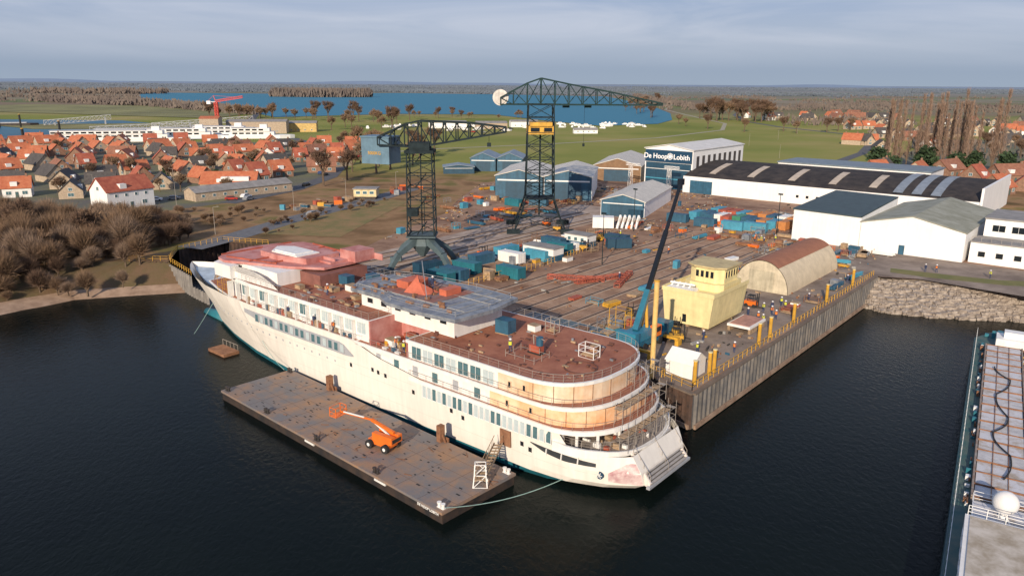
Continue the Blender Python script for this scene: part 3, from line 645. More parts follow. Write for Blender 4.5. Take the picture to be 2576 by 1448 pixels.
b=MB();P=[(88,6.3),(88,-6.3),(94,-5),(100,-3.1),(105,-1.3),(107.4,0),(105,1.3),(100,3.1),(94,5)];b.sheet(P,8.9);part('foredeck',SH,b,M('foredeck_paint',(.42,.50,.55),.6,.2,.6))
deckplate('sun_deck',[(42,3.5),(34.6,3.5),(34.6,9.3)]+rnd(7,34.6,9.3,8)[1:-1]+[(42,-9.3)],12.35,deckbrown,.4)
deckplate('forward_sun_deck',[(42,9.3),(42,-9.3)]+[(72,-9.3),(78,-8.6),(82,-7),(84,-4),(84.5,0),(84,4),(82,7),(78,8.6),(72,9.3)],13.3,deckbrown,.5)
# walls
b=MB();b.prism(rnd(7.2,34.4,9.05,8),9.82,11.95,cap=False);part('upper_stern_wall',SH,b,tan)
b=MB();b.prism(rnd(5.4,33,9.0,8),7.37,9.35,cap=False);part('lower_stern_wall',SH,b,[orangefill])
for (sa,hb,z0,z1) in((7.2,9.05,9.85,11.94),(5.4,9.0,7.4,9.34)):
    PP=rnd(sa,33,hb,8)
    for j in range(2,len(PP)-8,2):
        x,y_=PP[j];b=MB();b.beam((x-.02,y_*1.003,z0),(x-.02,y_*1.003,z1),.06);part('panel_joint',SH,b,rust)
b=MB();b.box(18.6,34.35,8.9,9.1,9.83,11.94);part('white_side_wall',SH,b,white)
b=MB();b.box(20,46,8.85,9.03,7.37,9.34);part('inner_side_wall',SH,b,white)
b=MB();b.box(34,46,-9,8.8,7.0,7.3);part('side_deck',SH,b,greydeck)
b=MB();b.prism([(42.1,8.7),(42.1,-8.7),(74,-8.7),(80,-7.8),(85,-5),(86.5,0),(85,5),(80,7.8),(74,8.7)],9.76,12.8,cap=False);part('forward_house_wall',SH,b,white)
b=MB();b.box(41.8,42.05,3.5,9.3,9.85,13.25);b.box(34.6,41.8,3.3,3.5,9.85,12.3);b.box(34.42,34.6,3.5,9.2,9.85,12.2);part('recess_wall',SH,b,pinkprimer)
b=MB();b.box(13,30,-8,8,4.86,6.6);part('lounge_core',SH,b,M('dark_interior',(.08,.07,.06),.8))
for i in range(23): s=10.8+i*.92;win(SH,s,hull_t(s,6)+.05,5.15,0,.84,1.95,name='lounge_window',gm=random.choice([glasslight,glass,glass]))
for i in range(7): win(SH,20.1+i*2.1,9.14,9.95,0,1.9,1.8,name='cabin_window',gm=[glasslight,glass,glass,glasslight,glass,glasslight,glass][i],mull=1)
for i in range(6): win(SH,22+i*3.7,9.06,7.5,0,1.2,1.5,name='deck_window',gm=greyband if i%2 else glass)
for i in range(14): 
    s=44.4+i*2.75
    if s<79: 
        ty=8.72 if s<74 else 8.72-(s-74)*.14
        win(SH,s,ty,10.75,0 if s<74 else -.15,2.1,1.85,name='balcony_window',gm=random.choice([glasslight,glasslight,glass]),mull=1,fw=.12)
        b=MB();b.box(s+1.32,s+1.40,ty+.05,9.35,9.8,12.6);part('balcony_divider',SH,b,white)
part('window_band',SH,surf(45.5,74,lambda s:tab([(45.5,7.3),(47,7.1),(66,7.1),(74,8.2)],s),lambda s:tab([(45.5,7.5),(48,8.9),(74,8.9)],s),.04,28,3),greyband)
for i in range(17): s=48+i*1.38;win(SH,s,hull_t(s,8)+.07,7.35,0,1.0,1.35,name='hull_window',fm=greyband,gm=glass if i%3 else glasslight)
part('slanted_window',SH,surf(5.2,13.4,lambda s:tab([(5.2,3.5),(9,3.45),(11.5,3.8),(13.4,4.5)],s),lambda s:tab([(5.2,3.95),(8,4.2),(13.4,4.6)],s),.04,16,2),M('slanted_window_glass',(.04,.045,.05),.4))  # slanted strip of dark glass laid over the hull side
for s in(7.2,9.2,11.2):
    b=MB();z=3.5;b.beam((s,hull_t(s,z)+.08,z),(s-.1,hull_t(s,4.3)+.08,4.35),.14);part('slanted_window_bar',SH,b,white)
b=MB();b.add([(17.9,9.56,5.0),(16.2,9.56,5.0),(16.2,9.53,2.9),(17.9,9.53,2.9)],[(0,1,2,3)]);part('shell_door',SH,b,rust)
for s,z in((26,4.4),(33,5.0),(38.5,5.9),(40,6.0),(24,4.0),(14.4,3.6),(13.2,3.2),(41.2,6.1),(46,5.6)):
    part('side_port',SH,surf(s,s+.5,lambda q:z,lambda q:z+.6,.03,1,1),darkglass)
for i in range(22):
    s=50+i*1.9;z=5.6+i*.02;b=MB();y_=hull_t(s,z)+.02;b.beam((s,y_-.2,z),(s,y_,z),.3,0,8);part('porthole',SH,b,greyband)
seam=M('plate_seam',(.64,.60,.54),.5,.05)
for z in(2.6,5.0,6.3):
    s0=5 if z<4.9 else 33
    part('plating_seam',SH,surf(s0,92,lambda q:z,lambda q:z+.05,.015,70,1),seam)
b=MB();s,z=4.8,2.6;y_=hull_t(s,z)+.03;b.beam((s,y_-.3,z),(s,y_+.05,z),.75,0,16);em=part('emblem',SH,b,D.materials['sign_blue'])
b=MB()
for i in range(3): a=i*PI/3;b.beam((s-math.cos(a)*.38,y_+.08,z-math.sin(a)*.38),(s+math.cos(a)*.38,y_+.08,z+math.sin(a)*.38),.07)
part('emblem_blade',em,b,white)
for s,t_,z,rz_ in((16.8,9.05,10.3,0),(14.6,9.02,10.4,0),(17.2,9.0,7.8,0),(13.6,9.0,7.9,0)): win(SH,s,t_+.05,z,rz_,.55,.9,name='stern_window',fm=tan,gm=darkglass)
def railing(poly,z,h=1.0,sp=1.6,closed=False,nm='railing',mat=railm,wd=.04,nl=3):
    b=MB();n=len(poly)
    for i in range(n-1+(1 if closed else 0)):
        p0=Vector((*poly[i],z));p1=Vector((*poly[(i+1)%n],z));d=(p1-p0).length
        if d<.05:continue
        for k in range(nl): e=Vector((0,0,h*(k+1)/nl));b.beam(p0+e,p1+e,wd if k==nl-1 else wd*.5)
        m=max(1,int(round(d/sp)))
        for j in range(m): q=p0.lerp(p1,j/m);b.beam(q,q+Vector((0,0,h)),wd)
    return part(nm,SH,b,mat)
def ins(P,d=.1): return [(x,y*(1-d/9.5)) for x,y in P]
railing([(34.6,9.1)]+ins(rnd(7.2,34.6,9.3,8)[1:-1])+[(42,-9.1)],12.35)
railing([(82,6.8),(78,8.4),(72,9.1),(42.3,9.1),(42.3,3.6)],13.3);railing([(42.3,-9.1),(70,-9.1)],13.3)
railing(ins(rnd(5.75,42,9.5,8)),9.8,.9,wd=.035);railing(ins(rnd(4.15,34,9.5,8,2.4)),7.35,.9,wd=.035);railing([(76,8.9),(70,9.35),(44,9.35)],9.8,.9,1.4)
railing(ins(rnd(2.5,9,8.7,7,2.4)),5.4,1.0,1.2)
P=rnd(2.1,10.2,9.35,8,2.3);b=MB()
for i in range(len(P)-1):
    (x0,y0),(x1,y1)=P[i],P[i+1];f=lambda x:tab([(2.1,4.9),(3.2,5.2),(5,5.5),(10,5.7)],x)
    b.add([(x0,y0,4.55),(x1,y1,4.55),(x1,y1,f(x1)),(x0,y0,f(x0)),(x0*1+.15,y0*.97,4.55),(x1+.15,y1*.97,4.55),(x1+.15,y1*.97,f(x1)),(x0+.15,y0*.97,f(x0))],[(0,1,2,3),(7,6,5,4),(3,2,6,7)])
part('stern_bulwark',SH,b,white)
for s,t_ in((9.6,8.2),(8,7.6),(6.2,6),(5.8,2),(5.8,-2),(6.4,-6),(8,3),(9,-2)):
    b=MB();b.beam((s,t_,4.9),(s,t_,6.9),.3,0,8);part('pillar',SH,b,white)
# stern stair ramp set into the transom
b=MB();n=10;stg=M('stair_grey',(.34,.32,.30),.6,.1,1,c2=(.48,.45,.42));std=M('stair_dark',(.12,.11,.105),.7)
for i in range(n):
    s=2.6-i*.25;z=4.78-i*.33;b.box(s-.28,s,-4.2,4.0,z-.12,z,0);b.box(s-.20,s+.3,-4.1,3.9,z-.45,z-.125,1)
part('stern_stairs',SH,b,[stg,std])
for y_ in(-4.5,4.05):
    b=MB();b.add([(2.9,y_,5.0),(.1,y_,1.85),(.3,y_,1.3),(2.3,y_,1.5),(2.9,y_+.25,5.0),(.1,y_+.25,1.85),(.3,y_+.25,1.3),(2.3,y_+.25,1.5)],[(0,1,2,3),(7,6,5,4),(0,4,5,1),(1,5,6,2),(2,6,7,3),(3,7,4,0)]);part('stair_cheek',SH,b,M('cheek_primer',(.74,.66,.60),.6,.1) if y_<0 else D.materials['cheek_primer'])
b=MB();b.box(-.05,.4,-4.9,4.7,1.25,1.55);part('swim_platform_sill',SH,b,greyband)
# railings beside the stair
b=MB()
for y_ in(-4.4,4.1,0):
    for i in range(6):
        f=i/5;q=Vector((2.6-2.4*f,y_,4.8-3.1*f));b.beam(q,q+Vector((0,0,.9)),.05)
    b.beam((2.6,y_,5.7),(.2,y_,2.6),.05)
part('stair_railing',SH,b,railm)
part('primer_patch',SH,surf(.8,3.9,lambda s:tab([(.8,1.5),(3.9,1.9)],s),lambda s:tab([(.8,4.0),(2.2,4.2),(3.9,3.0)],s),.04,8,4),M('primer_patch_mat',(.45,.24,.25),.6,.2,.7,c2=(.74,.62,.58),thr=(.35,.6)))
def scaf(s0,s1,t0,t1,z0,z1,dx=1.5,dz=1.0,nm='scaffold',mat=railm):
    b=MB();ns=max(1,int((s1-s0)/dx));nt=max(1,int((t1-t0)/dx))
    for i in range(ns+1):
        for j in range(nt+1):
            if 0<i<ns and 0<j<nt:continue
            b.beam((s0+(s1-s0)*i/ns,t0+(t1-t0)*j/nt,z0),(s0+(s1-s0)*i/ns,t0+(t1-t0)*j/nt,z1),.05)
    z=z0+dz
    while z<=z1+.01:
        for (a,c_) in(((s0,t0),(s1,t0)),((s1,t0),(s1,t1)),((s1,t1),(s0,t1)),((s0,t1),(s0,t0))): b.beam((*a,z),(*c_,z),.04)
        z+=dz
    z=z0+2*dz
    while z<=z1:
        b.box(s0,s1,t0,t0+.5,z-.05,z);z+=2*dz
    part(nm,SH,b,mat)
scaf(2.8,3.9,-6.0,5.0,4.9,7.8);scaf(4.3,5.3,-6,4.0,7.5,10.0);scaf(5.9,7.0,-7,-1,9.9,12.2)
b=MB()
for i in range(9): t_=-5+i*1.2;b.box(3,3.9,t_,t_+.9,6.85,6.9)
for i in range(7): t_=-5+i*1.4;b.box(4.4,5.2,t_,t_+1.1,9.45,9.5)
part('scaffold_boards',SH,b,timber,stuff=True)
scaf(80,83,5.2,8.8,9.9,13.4,1.2,.9,'bow_scaffold',yellow)
# bridge and forward deckhouse
b=MB();b.prism([(67,7.2),(67,-7.2),(80,-7.2),(84,-4.6),(85,0),(84,4.6),(80,7.2)],13.32,15.5);part('bridge_house',SH,b,white)
b=MB();b.prism([(79.9,7.3),(84.1,4.7),(85.1,0),(84.1,-4.7),(79.9,-7.3),(79.9,-7.0),(79.9,7.0)],14.1,15.1);part('bridge_window',SH,b,darkglass)
b=MB();b.prism([(73,6.0),(68,4.2),(63,1),(63,-8.5),(80,-9.6),(83,-8.8),(85.5,-5),(86.5,0),(85.5,5),(83,8.2),(80,8.8),(77,7.6)],15.55,15.95);b.prism([(67,1.6),(67,-5),(77,-5),(80.5,-2.5),(81,.6),(78.5,2.8),(73,3.0)],15.96,16.9);b.prism([(64,-1),(64,-7.6),(68.5,-7.6),(68.5,-1)],15.96,16.3);part('bridge_roof',SH,b,pinkprimer)
b=MB()
for (q,w_) in (((84,7.0),(84,-7.0)),((82,7.2),(71,4.6)),((80,-9),(64,-8)),((72,-8),(72,5)),((76,-8.6),(76,6.6))): b.beam((*q,16.05),(*w_,16.05),.25)
part('roof_stiffener',SH,b,redprimer)
b=MB();b.prism([(69,2.0),(69,-2.5),(76,-2.5),(78.5,-.5),(76,2.2)],16.91,17.1);b.prism([(70,1.6),(70,-2),(75.5,-2),(77.5,-.4),(75.5,1.8)],17.11,17.3);part('roof_dome',SH,b,white)
# curved white outer shell of the bridge front
b=MB();PS=[]
for i in range(17):
    a=-1.15+2.3*i/16;PS.append((78+8.8*math.cos(a)**.8 if abs(a)<1.5 else 78,9.3*math.sin(a)/math.sin(1.15)))
for i in range(16):
    (x0,y0),(x1,y1)=PS[i],PS[i+1];k0=1-.0*i;zt0=15.3-.9*abs(i-8)/8;zt1=15.3-.9*abs(i-7)/8
    b.add([(x0+1.2,y0,11.6),(x1+1.2,y1,11.6),(x1,y1,13.9),(x0,y0,13.9)],[(0,1,2,3),(3,2,1,0)])
part('curved_front_shell',SH,b,white)
for y0,y1 in((8.0,9.6),(-9.6,-8.6)):
    b=MB();b.prism([(77,y0),(77,y1),(82,y1),(83,y0)][::-1 if y0>0 else 1],13.3,15.5);part('bridge_wing',SH,b,white)
b=MB();b.prism([(62,-4.5),(66,-4.5),(66,-8.6),(62,-8.6)][::-1],15.96,17.8);b.box(60,68,-8.8,-8.6,15.96,17.0);b.box(64,70,-2,-1.8,15.96,16.8);part('mast_base_block',SH,b,pinkprimer)
b=MB()
sc=[(81,8.7,13.4),(81,8.7,14.6),(78,8.9,15.5),(72,9.0,15.6),(69,8.9,15.2),(66,8.8,14.2),(64.5,8.8,13.4)]
b.add(sc,[tuple(range(7)),tuple(range(7))[::-1]]);part('curved_side_screen',SH,b,white)
b=MB();b.box(61.5,66.9,-6.5,3,13.32,15.2);part('open_house',SH,b,M('dark_red_open',(.22,.09,.07),.8))
# upper grey deck and house
b=MB();b.prism([(30,4.8),(30,-4.8),(49,-4.8),(49,4.8)][::-1],12.4,15.3);part('mid_house',SH,b,white)
for i in range(6): win(SH,32+i*3,4.83,13.9,0,1.4,.9,name='house_window',gm=darkglass)
GP=[(28,6.7),(27.4,0),(28.6,-6.6),(36,-7.2),(47,-6.2),(52,-4.2),(52.5,2.5),(50.5,5.6),(44,5.6),(41,7.1),(34,7.3)]
b=MB();b.prism(GP,15.3,15.8);part('upper_deck',SH,b,greymetal)
gp2=[(x*.94+2.4,y*.88) for x,y in GP];b=MB()
for i in range(len(gp2)):
    b.beam((*gp2[i],16.5),(*gp2[(i+1)%len(gp2)],16.5),.06);b.beam((*gp2[i],15.8),(*gp2[i],16.5),.06);b.beam((*gp2[i],16.15),(*gp2[(i+1)%len(gp2)],16.15),.04)
for i in range(12): b.box(29+i*1.9,29.06+i*1.9,-6,5.4,15.81,15.9)
for y_ in(-4,-1.5,3.5): b.box(29,51,y_,y_+.06,15.81,15.92)
part('deck_ribs',SH,b,M('rib_grey',(.30,.30,.30),.6))
b=MB();b.prism([(35.5,3.4),(35,-4.5),(45.5,-5),(47,3)],15.82,15.9);part('red_primed_area',SH,b,M('rust_primer_area',(.30,.09,.05),.8,.3,.4,c2=(.20,.17,.16)))
b=MB();b.add([(39,1.5,15.9),(42.5,2.3,15.9),(42,-1,15.9),(38.6,-1,15.9),(40.2,1.4,17.6),(41.6,.4,18.2)],[(0,1,5,4),(1,2,5),(2,3,4,5),(3,0,4)]);b.box(43,45.5,-3,1,15.91,17.0);b.box(36.2,37.6,-3,0,15.91,16.8);part('funnel_casing',SH,b,M('orange_red_primer',(.50,.13,.07),.6))
b=MB()
for i in range(40):
    s,t_=U(30,51),U(-5,5.2);b.box(s,s+U(.2,1.2),t_,t_+U(.1,.6),15.82,15.9+U(.05,.4))
part('loose_steel',SH,b,rust,stuff=True)
for a in((37,3,16),(44,-3,16)): 
    b=MB();b.beam(a,(40.5,.5,20.5),.1);part('mast_stay',SH,b,greymetal)
bolt=M('deck_dark',(.12,.05,.035),.8)
b=MB()
for i in range(24):
    a,a2=i*PI/12,(i+1)*PI/12;b.beam((11.2+2*math.cos(a),2.6+2*math.sin(a),12.42),(11.2+2*math.cos(a2),2.6+2*math.sin(a2),12.42),.12)
part('deck_ring',SH,b,bolt)
b=MB()
for i in range(90):
    s,t_=U(9,33),U(-7.5,7.8);h=U(.04,.3);b.box(s,s+U(.1,.8),t_,t_+U(.08,.4),12.36,12.36+h,random.choice([0,0,0,1,2]))
for i in range(90):
    s,t_=U(44,63),U(-7,8.4);h=U(.06,.4);b.box(s,s+U(.2,1.2),t_,t_+U(.1,.7),13.31,13.31+h,random.choice([0,0,1,2]))
part('deck_fittings',SH,b,[bolt,greymetal,timber],stuff=True)
b=MB()
for i in range(40):
    s=U(46,74);z=9.81;t_=U(8.95,9.25);b.box(s,s+U(.2,1.1),t_-.2,t_,z,z+U(.2,1.1),random.choice([0,1,2,3]))
for i in range(40):
    s,t_=U(35,41),U(4,9);b.box(s,s+U(.2,.9),t_,t_+U(.1,.5),9.81,9.81+U(.1,.9),random.choice([0,1,2,3,4]))
for i in range(26):
    s,t_=U(3.2,9),U(-6,6);b.box(s,s+U(.2,1.1),t_,t_+U(.1,.5),4.87,4.87+U(.1,.7),random.choice([0,2,3]))
part('walkway_materials',SH,b,[timber,bluepaint,redprimer,frame,yellow],stuff=True)
scaf(16,20.5,2.5,5.5,12.36,13.3,1.5,.5,'hatch_railing')
def crate(label,loc,rz,sx,sy,sz,mat,cat='crate',name='crate'):
    o=thing(name,label,cat,loc,rz);b=MB();b.box(-sx/2,sx/2,-sy/2,sy/2,.12,sz);part('body',o,b,mat)
    b=MB();b.box(-sx/2,sx/2,-sy/2-.02,-sy/2+.1,0,.115);b.box(-sx/2,sx/2,-.05,.05,0,.115);b.box(-sx/2,sx/2,sy/2-.1,sy/2+.02,0,.115);b.box(-sx/2+.01,-sx/2+.1,-sy/2,sy/2,.0,.11);part('pallet',o,b,timber)
    b=MB();b.box(-sx/2-.03,sx/2+.03,-sy/2-.03,sy/2+.03,sz,sz+.06);part('lid',o,b,mat if sz>1.2 else timber);return o
def S(s,t_,z): return (OX-.766*s-.643*t_,OY+.643*s-.766*t_,z)
SR=math.radians(140)
for s,t_,z,sx,sy,sz,m_,lb in((26.5,-1.5,12.36,2.2,1.8,1.9,bluepaint,'blue steel site box on the sun deck'),(37.5,5.2,9.82,2,1.4,1.2,bluepaint,'blue box in the ship recess'),(39.5,7.4,9.82,1.6,1.3,1,frame,'white box on the terrace deck'),(36,7,9.82,1.4,1.2,.9,redprimer,'red box on the terrace deck'),
    (60,-1,13.32,2,1.6,1.5,bluepaint,'blue site box on the forward deck'),(57,-4,13.32,1.9,1.6,1.6,bluepaint,'dark blue site box on the forward deck'),(58.5,3,13.32,2.2,1.2,.6,timber,'low timber crate on the forward deck'),(56,1,13.32,1.8,1.5,1.0,frame,'white wrapped crate on the forward deck'),(63.5,5.5,13.32,1.3,1,.6,timber,'timber pallet load near the bridge'),(54,-1.5,13.32,1.5,1.2,.5,timber,'small pallet load on the forward deck'),
    (38.5,5,9.82,1.2,1.2,1.4,redprimer,'red cabinet in the ship recess'),(52,3.5,13.32,1.4,1.1,.5,timber,'small timber crate by the grey deck'),(24,-4.6,12.36,1.4,1.2,.9,frame,'white crate on the sun deck'),(13.3,-3.6,12.36,1,1,.7,rust,'rusty box on the sun deck')):
    crate(lb,S(s,t_,z),SR+U(-.15,.15),sx,sy,sz,m_)
def rack(label,loc,rz,sx,sy,sz,mat,extra=None):
    o=thing('scaffold_rack',label,'rack',loc,rz);b=MB();sec=[]
    for z in(0,sz/2,sz): sec.append([(-sx/2,-sy/2,z),(sx/2,-sy/2,z),(sx/2,sy/2,z),(-sx/2,sy/2,z)])
    b.cage(sec,.09,0,False);part('frame',o,b,mat)
    b=MB()
    for i in range(5): b.beam((-sx*.45,-sy*.4+i*sy*.2,.3),(sx*.45,-sy*.4+i*sy*.2,.32),.1)
    b.box(-.06,.06,-sy*.4,sy*.4,.22,.3);part('pipe_load',o,b,extra or timber);return o
rack('white steel rack with pipes on the sun deck',S(12.6,-1.2,12.36),SR,2.2,1.4,1.6,frame);rack('grey rack on the sun deck',S(21.8,-5.8,12.36),SR,1.5,1.2,1.9,railm)
o=thing('deck_compressor','red and blue compressor unit standing on the sun deck','compressor',S(18.4,2.0,12.36),SR)
b=MB();b.box(-.8,.8,-.5,.5,.2,1.1);part('body',o,b,redprimer);b=MB();b.beam((-.5,0,1.1),(-.5,0,2.2),.7,0,10);part('tank',o,b,bluepaint);b=MB();b.box(-1,1,-.6,.6,0,.2);part('skid',o,b,black);b=MB();b.beam((.4,0,1.1),(.5,0,2.3),.1);b.beam((.5,0,2.3),(-1.4,0.2,2.0),.08);part('pipe',o,b,railm)
# ------------------------------------------------------------ pontoon
PT=thing('work_pontoon','flat rusty grey work pontoon moored alongside the ship','pontoon',(-20.9,90.6,0),math.radians(137.6))
b=MB();b.box(-23.7,23.7,-5.6,5.6,-.8,1.15);part('hull',PT,b,darkhull)
b=MB();b.box(-23.85,23.85,-5.75,5.75,1.152,1.45);dk=part('deck',PT,b,pontdeck)
b=MB()
for i in range(130):
    x,y_=U(-23,23),U(-5.1,5.1);b.box(x,x+U(.2,.6),y_,y_+U(.1,.25),1.451,1.46)
part('lashing_eyes',PT,b,black,stuff=True)
b=MB()
for k in range(12): b.box(-23.8+k*4,-23.76+k*4,-5.7,5.7,1.451,1.457)
for k in(-3.4,-1.1,1.2,3.5): b.box(-23.8,23.8,k,k+.03,1.451,1.456)
part('weld_seams',PT,b,M('weld_rust',(.11,.065,.045),.9))
for x,y_ in((-23,5.1),(23,5.1),(-23,-5.1),(23,-5.1),(0,5.2),(12,5.2),(-12,5.2)):
    b=MB()
    for k in(-.3,.3): b.beam((k,0,0),(k,0,.55),.28,0,8);b.beam((k,0,.5),(k,0,.6),.4,0,8)
    b.box(-.5,.5,-.2,.2,0,.06);part('bollard',PT,b,white if x<-20 else darkhull,loc=(x,y_,1.45))
for x in(12.5,-11.5):
    b=MB();b.box(-.35,.35,-.5,.3,0,2.2);b.box(-.9,.9,-.7,-.5,0,.5);b.beam((-.8,-.2,0),(0,0,1.8),.2);part('fender_post',PT,b,rust,loc=(x,-5.2,1.45))
b=MB()
for k in(9.7,24): b.box(-24.0+k,-24.0+k+2.0,5.6,5.77,.85,1.1)
part('draught_mark',PT,b,white)
Tx('DE HOOP LOBITH',.42,white,PT,(-21.6,5.77,.9),(PI/2,0,PI),'lettering')
mb=MB()
for i in range(26):
    x,y_=U(-23,19),U(-4.8,4.8);mb.beam((x,y_,1.5),(x+U(-1.3,1.3),y_+U(-1,1),1.5),.07)
part('loose_bars',PT,mb,rust,stuff=True)
BL=thing('boom_lift','orange telescopic boom lift parked on the pontoon','boom lift',(-15.8,85.1,1.45),math.radians(146))
b=MB();b.box(-1.7,1.7,-.8,.8,.5,1.1);part('chassis',BL,b,orange)
for x in(-1.3,1.3):
    for y_ in(-1.05,1.05):
        b=MB();b.beam((0,-.22,0),(0,.22,0),.85,0,16);wh=part('wheel',BL,b,black,loc=(x,y_,.5));b=MB();b.beam((0,-.24,0),(0,.24,0),.35,0,10);part('rim',wh,b,frame)
b=MB();b.box(-2.3,.9,-.95,-.3,1.15,2.1);b.box(-2.3,.9,.3,.95,1.15,2.1);b.box(-2.3,-1,-.3,.3,1.15,1.9);part('turret',BL,b,orange)
b=MB();b.box(-1.9,.5,-.96,-.955,1.3,1.8);b.box(-2.31,-2.302,-.8,.8,1.3,1.8);part('vent_panel',BL,b,black)
b=MB();b.beam((-1.9,0,2.4),(1.8,0,3.2),.36,0);b.beam((1.8,0,3.2),(7.2,0,2.9),.22,0);part('boom',BL,b,orange)
b=MB();b.beam((-1.2,0,1.8),(1.2,0,2.9),.2);b.beam((3,.1,3.25),(6.6,.1,3.05),.14);part('hydraulic_ram',BL,b,frame)
b=MB();b.cage([[(7.2,-.9,2.3),(8.3,-.9,2.3),(8.3,.9,2.3),(7.2,.9,2.3)],[(7.2,-.9,2.9),(8.3,-.9,2.9),(8.3,.9,2.9),(7.2,.9,2.9)],[(7.2,-.9,3.5),(8.3,-.9,3.5),(8.3,.9,3.5),(7.2,.9,3.5)]],.09,0,False);b.box(7.2,8.3,-.9,.9,2.25,2.32);part('basket',BL,b,orange)
GW=thing('boarding_gangway','rusty gangway with a white support frame reaching the ship door','gangway',(-3.4,76.2,1.45),0)
b=MB();b.cage([[(-.8,-.8,0),(.8,-.8,0),(.8,.8,0),(-.8,.8,0)],[(-.65,-.6,1.4),(.65,-.6,1.4),(.65,.6,1.4),(-.65,.6,1.4)],[(-.6,-.4,2.6),(.6,-.4,2.6),(.6,.4,2.6),(-.6,.4,2.6)]],.13,0,'one');part('support_frame',GW,b,white)
e=Vector((1.9,6.4,1.9));b=MB()
for k in(-.5,.5): b.beam((k,-.8,.9),e+Vector((k,0,0)),.16);b.beam((k,-.8,1.9),e+Vector((k,0,1)),.07)
for i in range(12):
    q=Vector((0,-.8,.95)).lerp(e,i/12);b.box(q.x-.5,q.x+.5,q.y,q.y+.35,q.z-.02,q.z+.04);b.beam(q+Vector((-.5,0,0)),q+Vector((-.5,0,1)),.05)
part('walkway',GW,b,timber)
def rope(label,p0,p1,sag,mat,w=.09,n=14):
    b=MB();p0=Vector(p0);p1=Vector(p1);q=p0
    for i in range(1,n+1):
        f=i/n;c_=p0.lerp(p1,f);c_.z=max(.06,c_.z-sag*4*f*(1-f));b.beam(q,c_,w);q=c_
    single('mooring_line',label,'rope',b,mat,group='mooring lines')
ropem=M('pale_teal_rope',(.28,.42,.38),.8)
rope('pale green rope from the pontoon to the stern',(-6.9,70.6,1.9),(10.0,81.0,1.8),1.3,ropem,.07)
rope('rope from the bow to the water',S(93,4,6),S(93,9,0),.1,ropem,.06);rope('rope from the bow to the raft',S(70,9,4),S(61,11,1.8),.5,ropem,.06)
o=thing('work_raft','small rusty raft beside the bow','raft',S(80,10.5,0),SR);b=MB();b.box(-2.6,2.6,-1.4,1.4,-.2,.5);part('float',o,b,rust);b=MB()
for k in range(5): b.beam((-2.4+k*1.2,-1.3,.5),(-2.4+k*1.2,-1.3,1.5),.06)
b.beam((-2.4,-1.3,1.5),(2.4,-1.3,1.5),.06);part('railing',o,b,railm)
# ------------------------------------------------------------ quay wall etc.
def sheetpile(name,label,pts,z0,z1,mat,pitch=1.3,dep=.35):
    b=MB()
    for (x0,y0),(x1,y1) in zip(pts,pts[1:]):
        d=Vector((x1-x0,y1-y0));Ln=d.length;d.normalize();nn=Vector((d.y,-d.x));n=max(1,int(Ln/pitch));V=[]
        for i in range(n):
            for f,o_ in((0,0),(.32,0),(.5,dep),(.82,dep)):
                q=Vector((x0,y0))+d*(Ln*(i+f)/n)+nn*o_;V.append(q)
        V.append(Vector((x1,y1)))
        b.add([(q.x,q.y,z0) for q in V]+[(q.x,q.y,z1) for q in V],[(i,i+1,len(V)+i+1,len(V)+i) for i in range(len(V)-1)])
    o=thing(name,label,'quay wall');part('sheet_piles',o,b,mat);return o
qa,qb,qc=Q(-11.2,16.4),Q(-4.9,14.8),Q(-5.0,100.5)
W=sheetpile('quay_wall','corrugated grey steel sheet pile quay wall with a timber fender',[qb,qc],-1,5.05,pile)
def along(mb,p0,p1,off,wd,z0,z1):
    d=Vector((p1[0]-p0[0],p1[1]-p0[1])).normalized();n=Vector((d.y,-d.x));A=Vector(p0)+n*off;B=Vector(p1)+n*off;A2=A-n*wd;B2=B-n*wd
    mb.prism([tuple(A),tuple(B),tuple(B2),tuple(A2)],z0,z1)
fend=M('wet_timber_fender',(.24,.15,.10),.8,.3,.6,c2=(.42,.30,.21))
b=MB();along(b,qb,qc,.7,.3,.15,.75);part('timber_fender',W,b,fend)
b=MB();along(b,qb,qc,.4,.7,5.052,5.25);part('capping_beam',W,b,M('cap_brown',(.16,.12,.09),.9,.2,.5))
W2=sheetpile('quay_head_wall','dark rusty sheet pile head wall of the quay',[Q(-103,17),Q(-13,17),qa,qb],-1,5.05,piledark);b=MB();along(b,qa,qb,.7,.3,.15,.75);part('timber_fender',W2,b,fend);b=MB();along(b,qa,qb,.4,.7,5.054,5.26);part('capping_beam',W2,b,D.materials['cap_brown'])
def fence(label,pts,z,h,mat,sp=2,name='quay_railing',cat='railing',grp=None,w=.09):
    b=MB()
    for p0,p1 in zip(pts,pts[1:]):
        A=Vector((*p0,z));B=Vector((*p1,z));n=max(1,int((B-A).length/sp))
        for k in(.5,1): b.beam(A+Vector((0,0,h*k)),B+Vector((0,0,h*k)),w*.7)
        for i in range(n+1): q=A.lerp(B,i/n);b.beam(q,q+Vector((0,0,h)),w)
    single(name,label,cat,b,mat,group=grp)
fence('yellow steel railing along the quay edge',[Q(-11,17.2),Q(-5.5,15.6),Q(-5.6,100)],5.25,1.1,yellow,1.6)
for k,bb in enumerate((18,22.5,24,40,44.5,55,72,88)):
    o=thing('mooring_post','tall yellow mooring post on the quay edge','post',Q(-6.4,bb,5.25),GA,'yellow mooring posts along the quay');b=MB();b.beam((0,0,0),(0,0,3.3),.42,0,12);part('pile',o,b,yellow);b=MB();b.beam((0,0,3.3),(0,0,3.4),.5,0,12);part('cap',o,b,paleyellow)
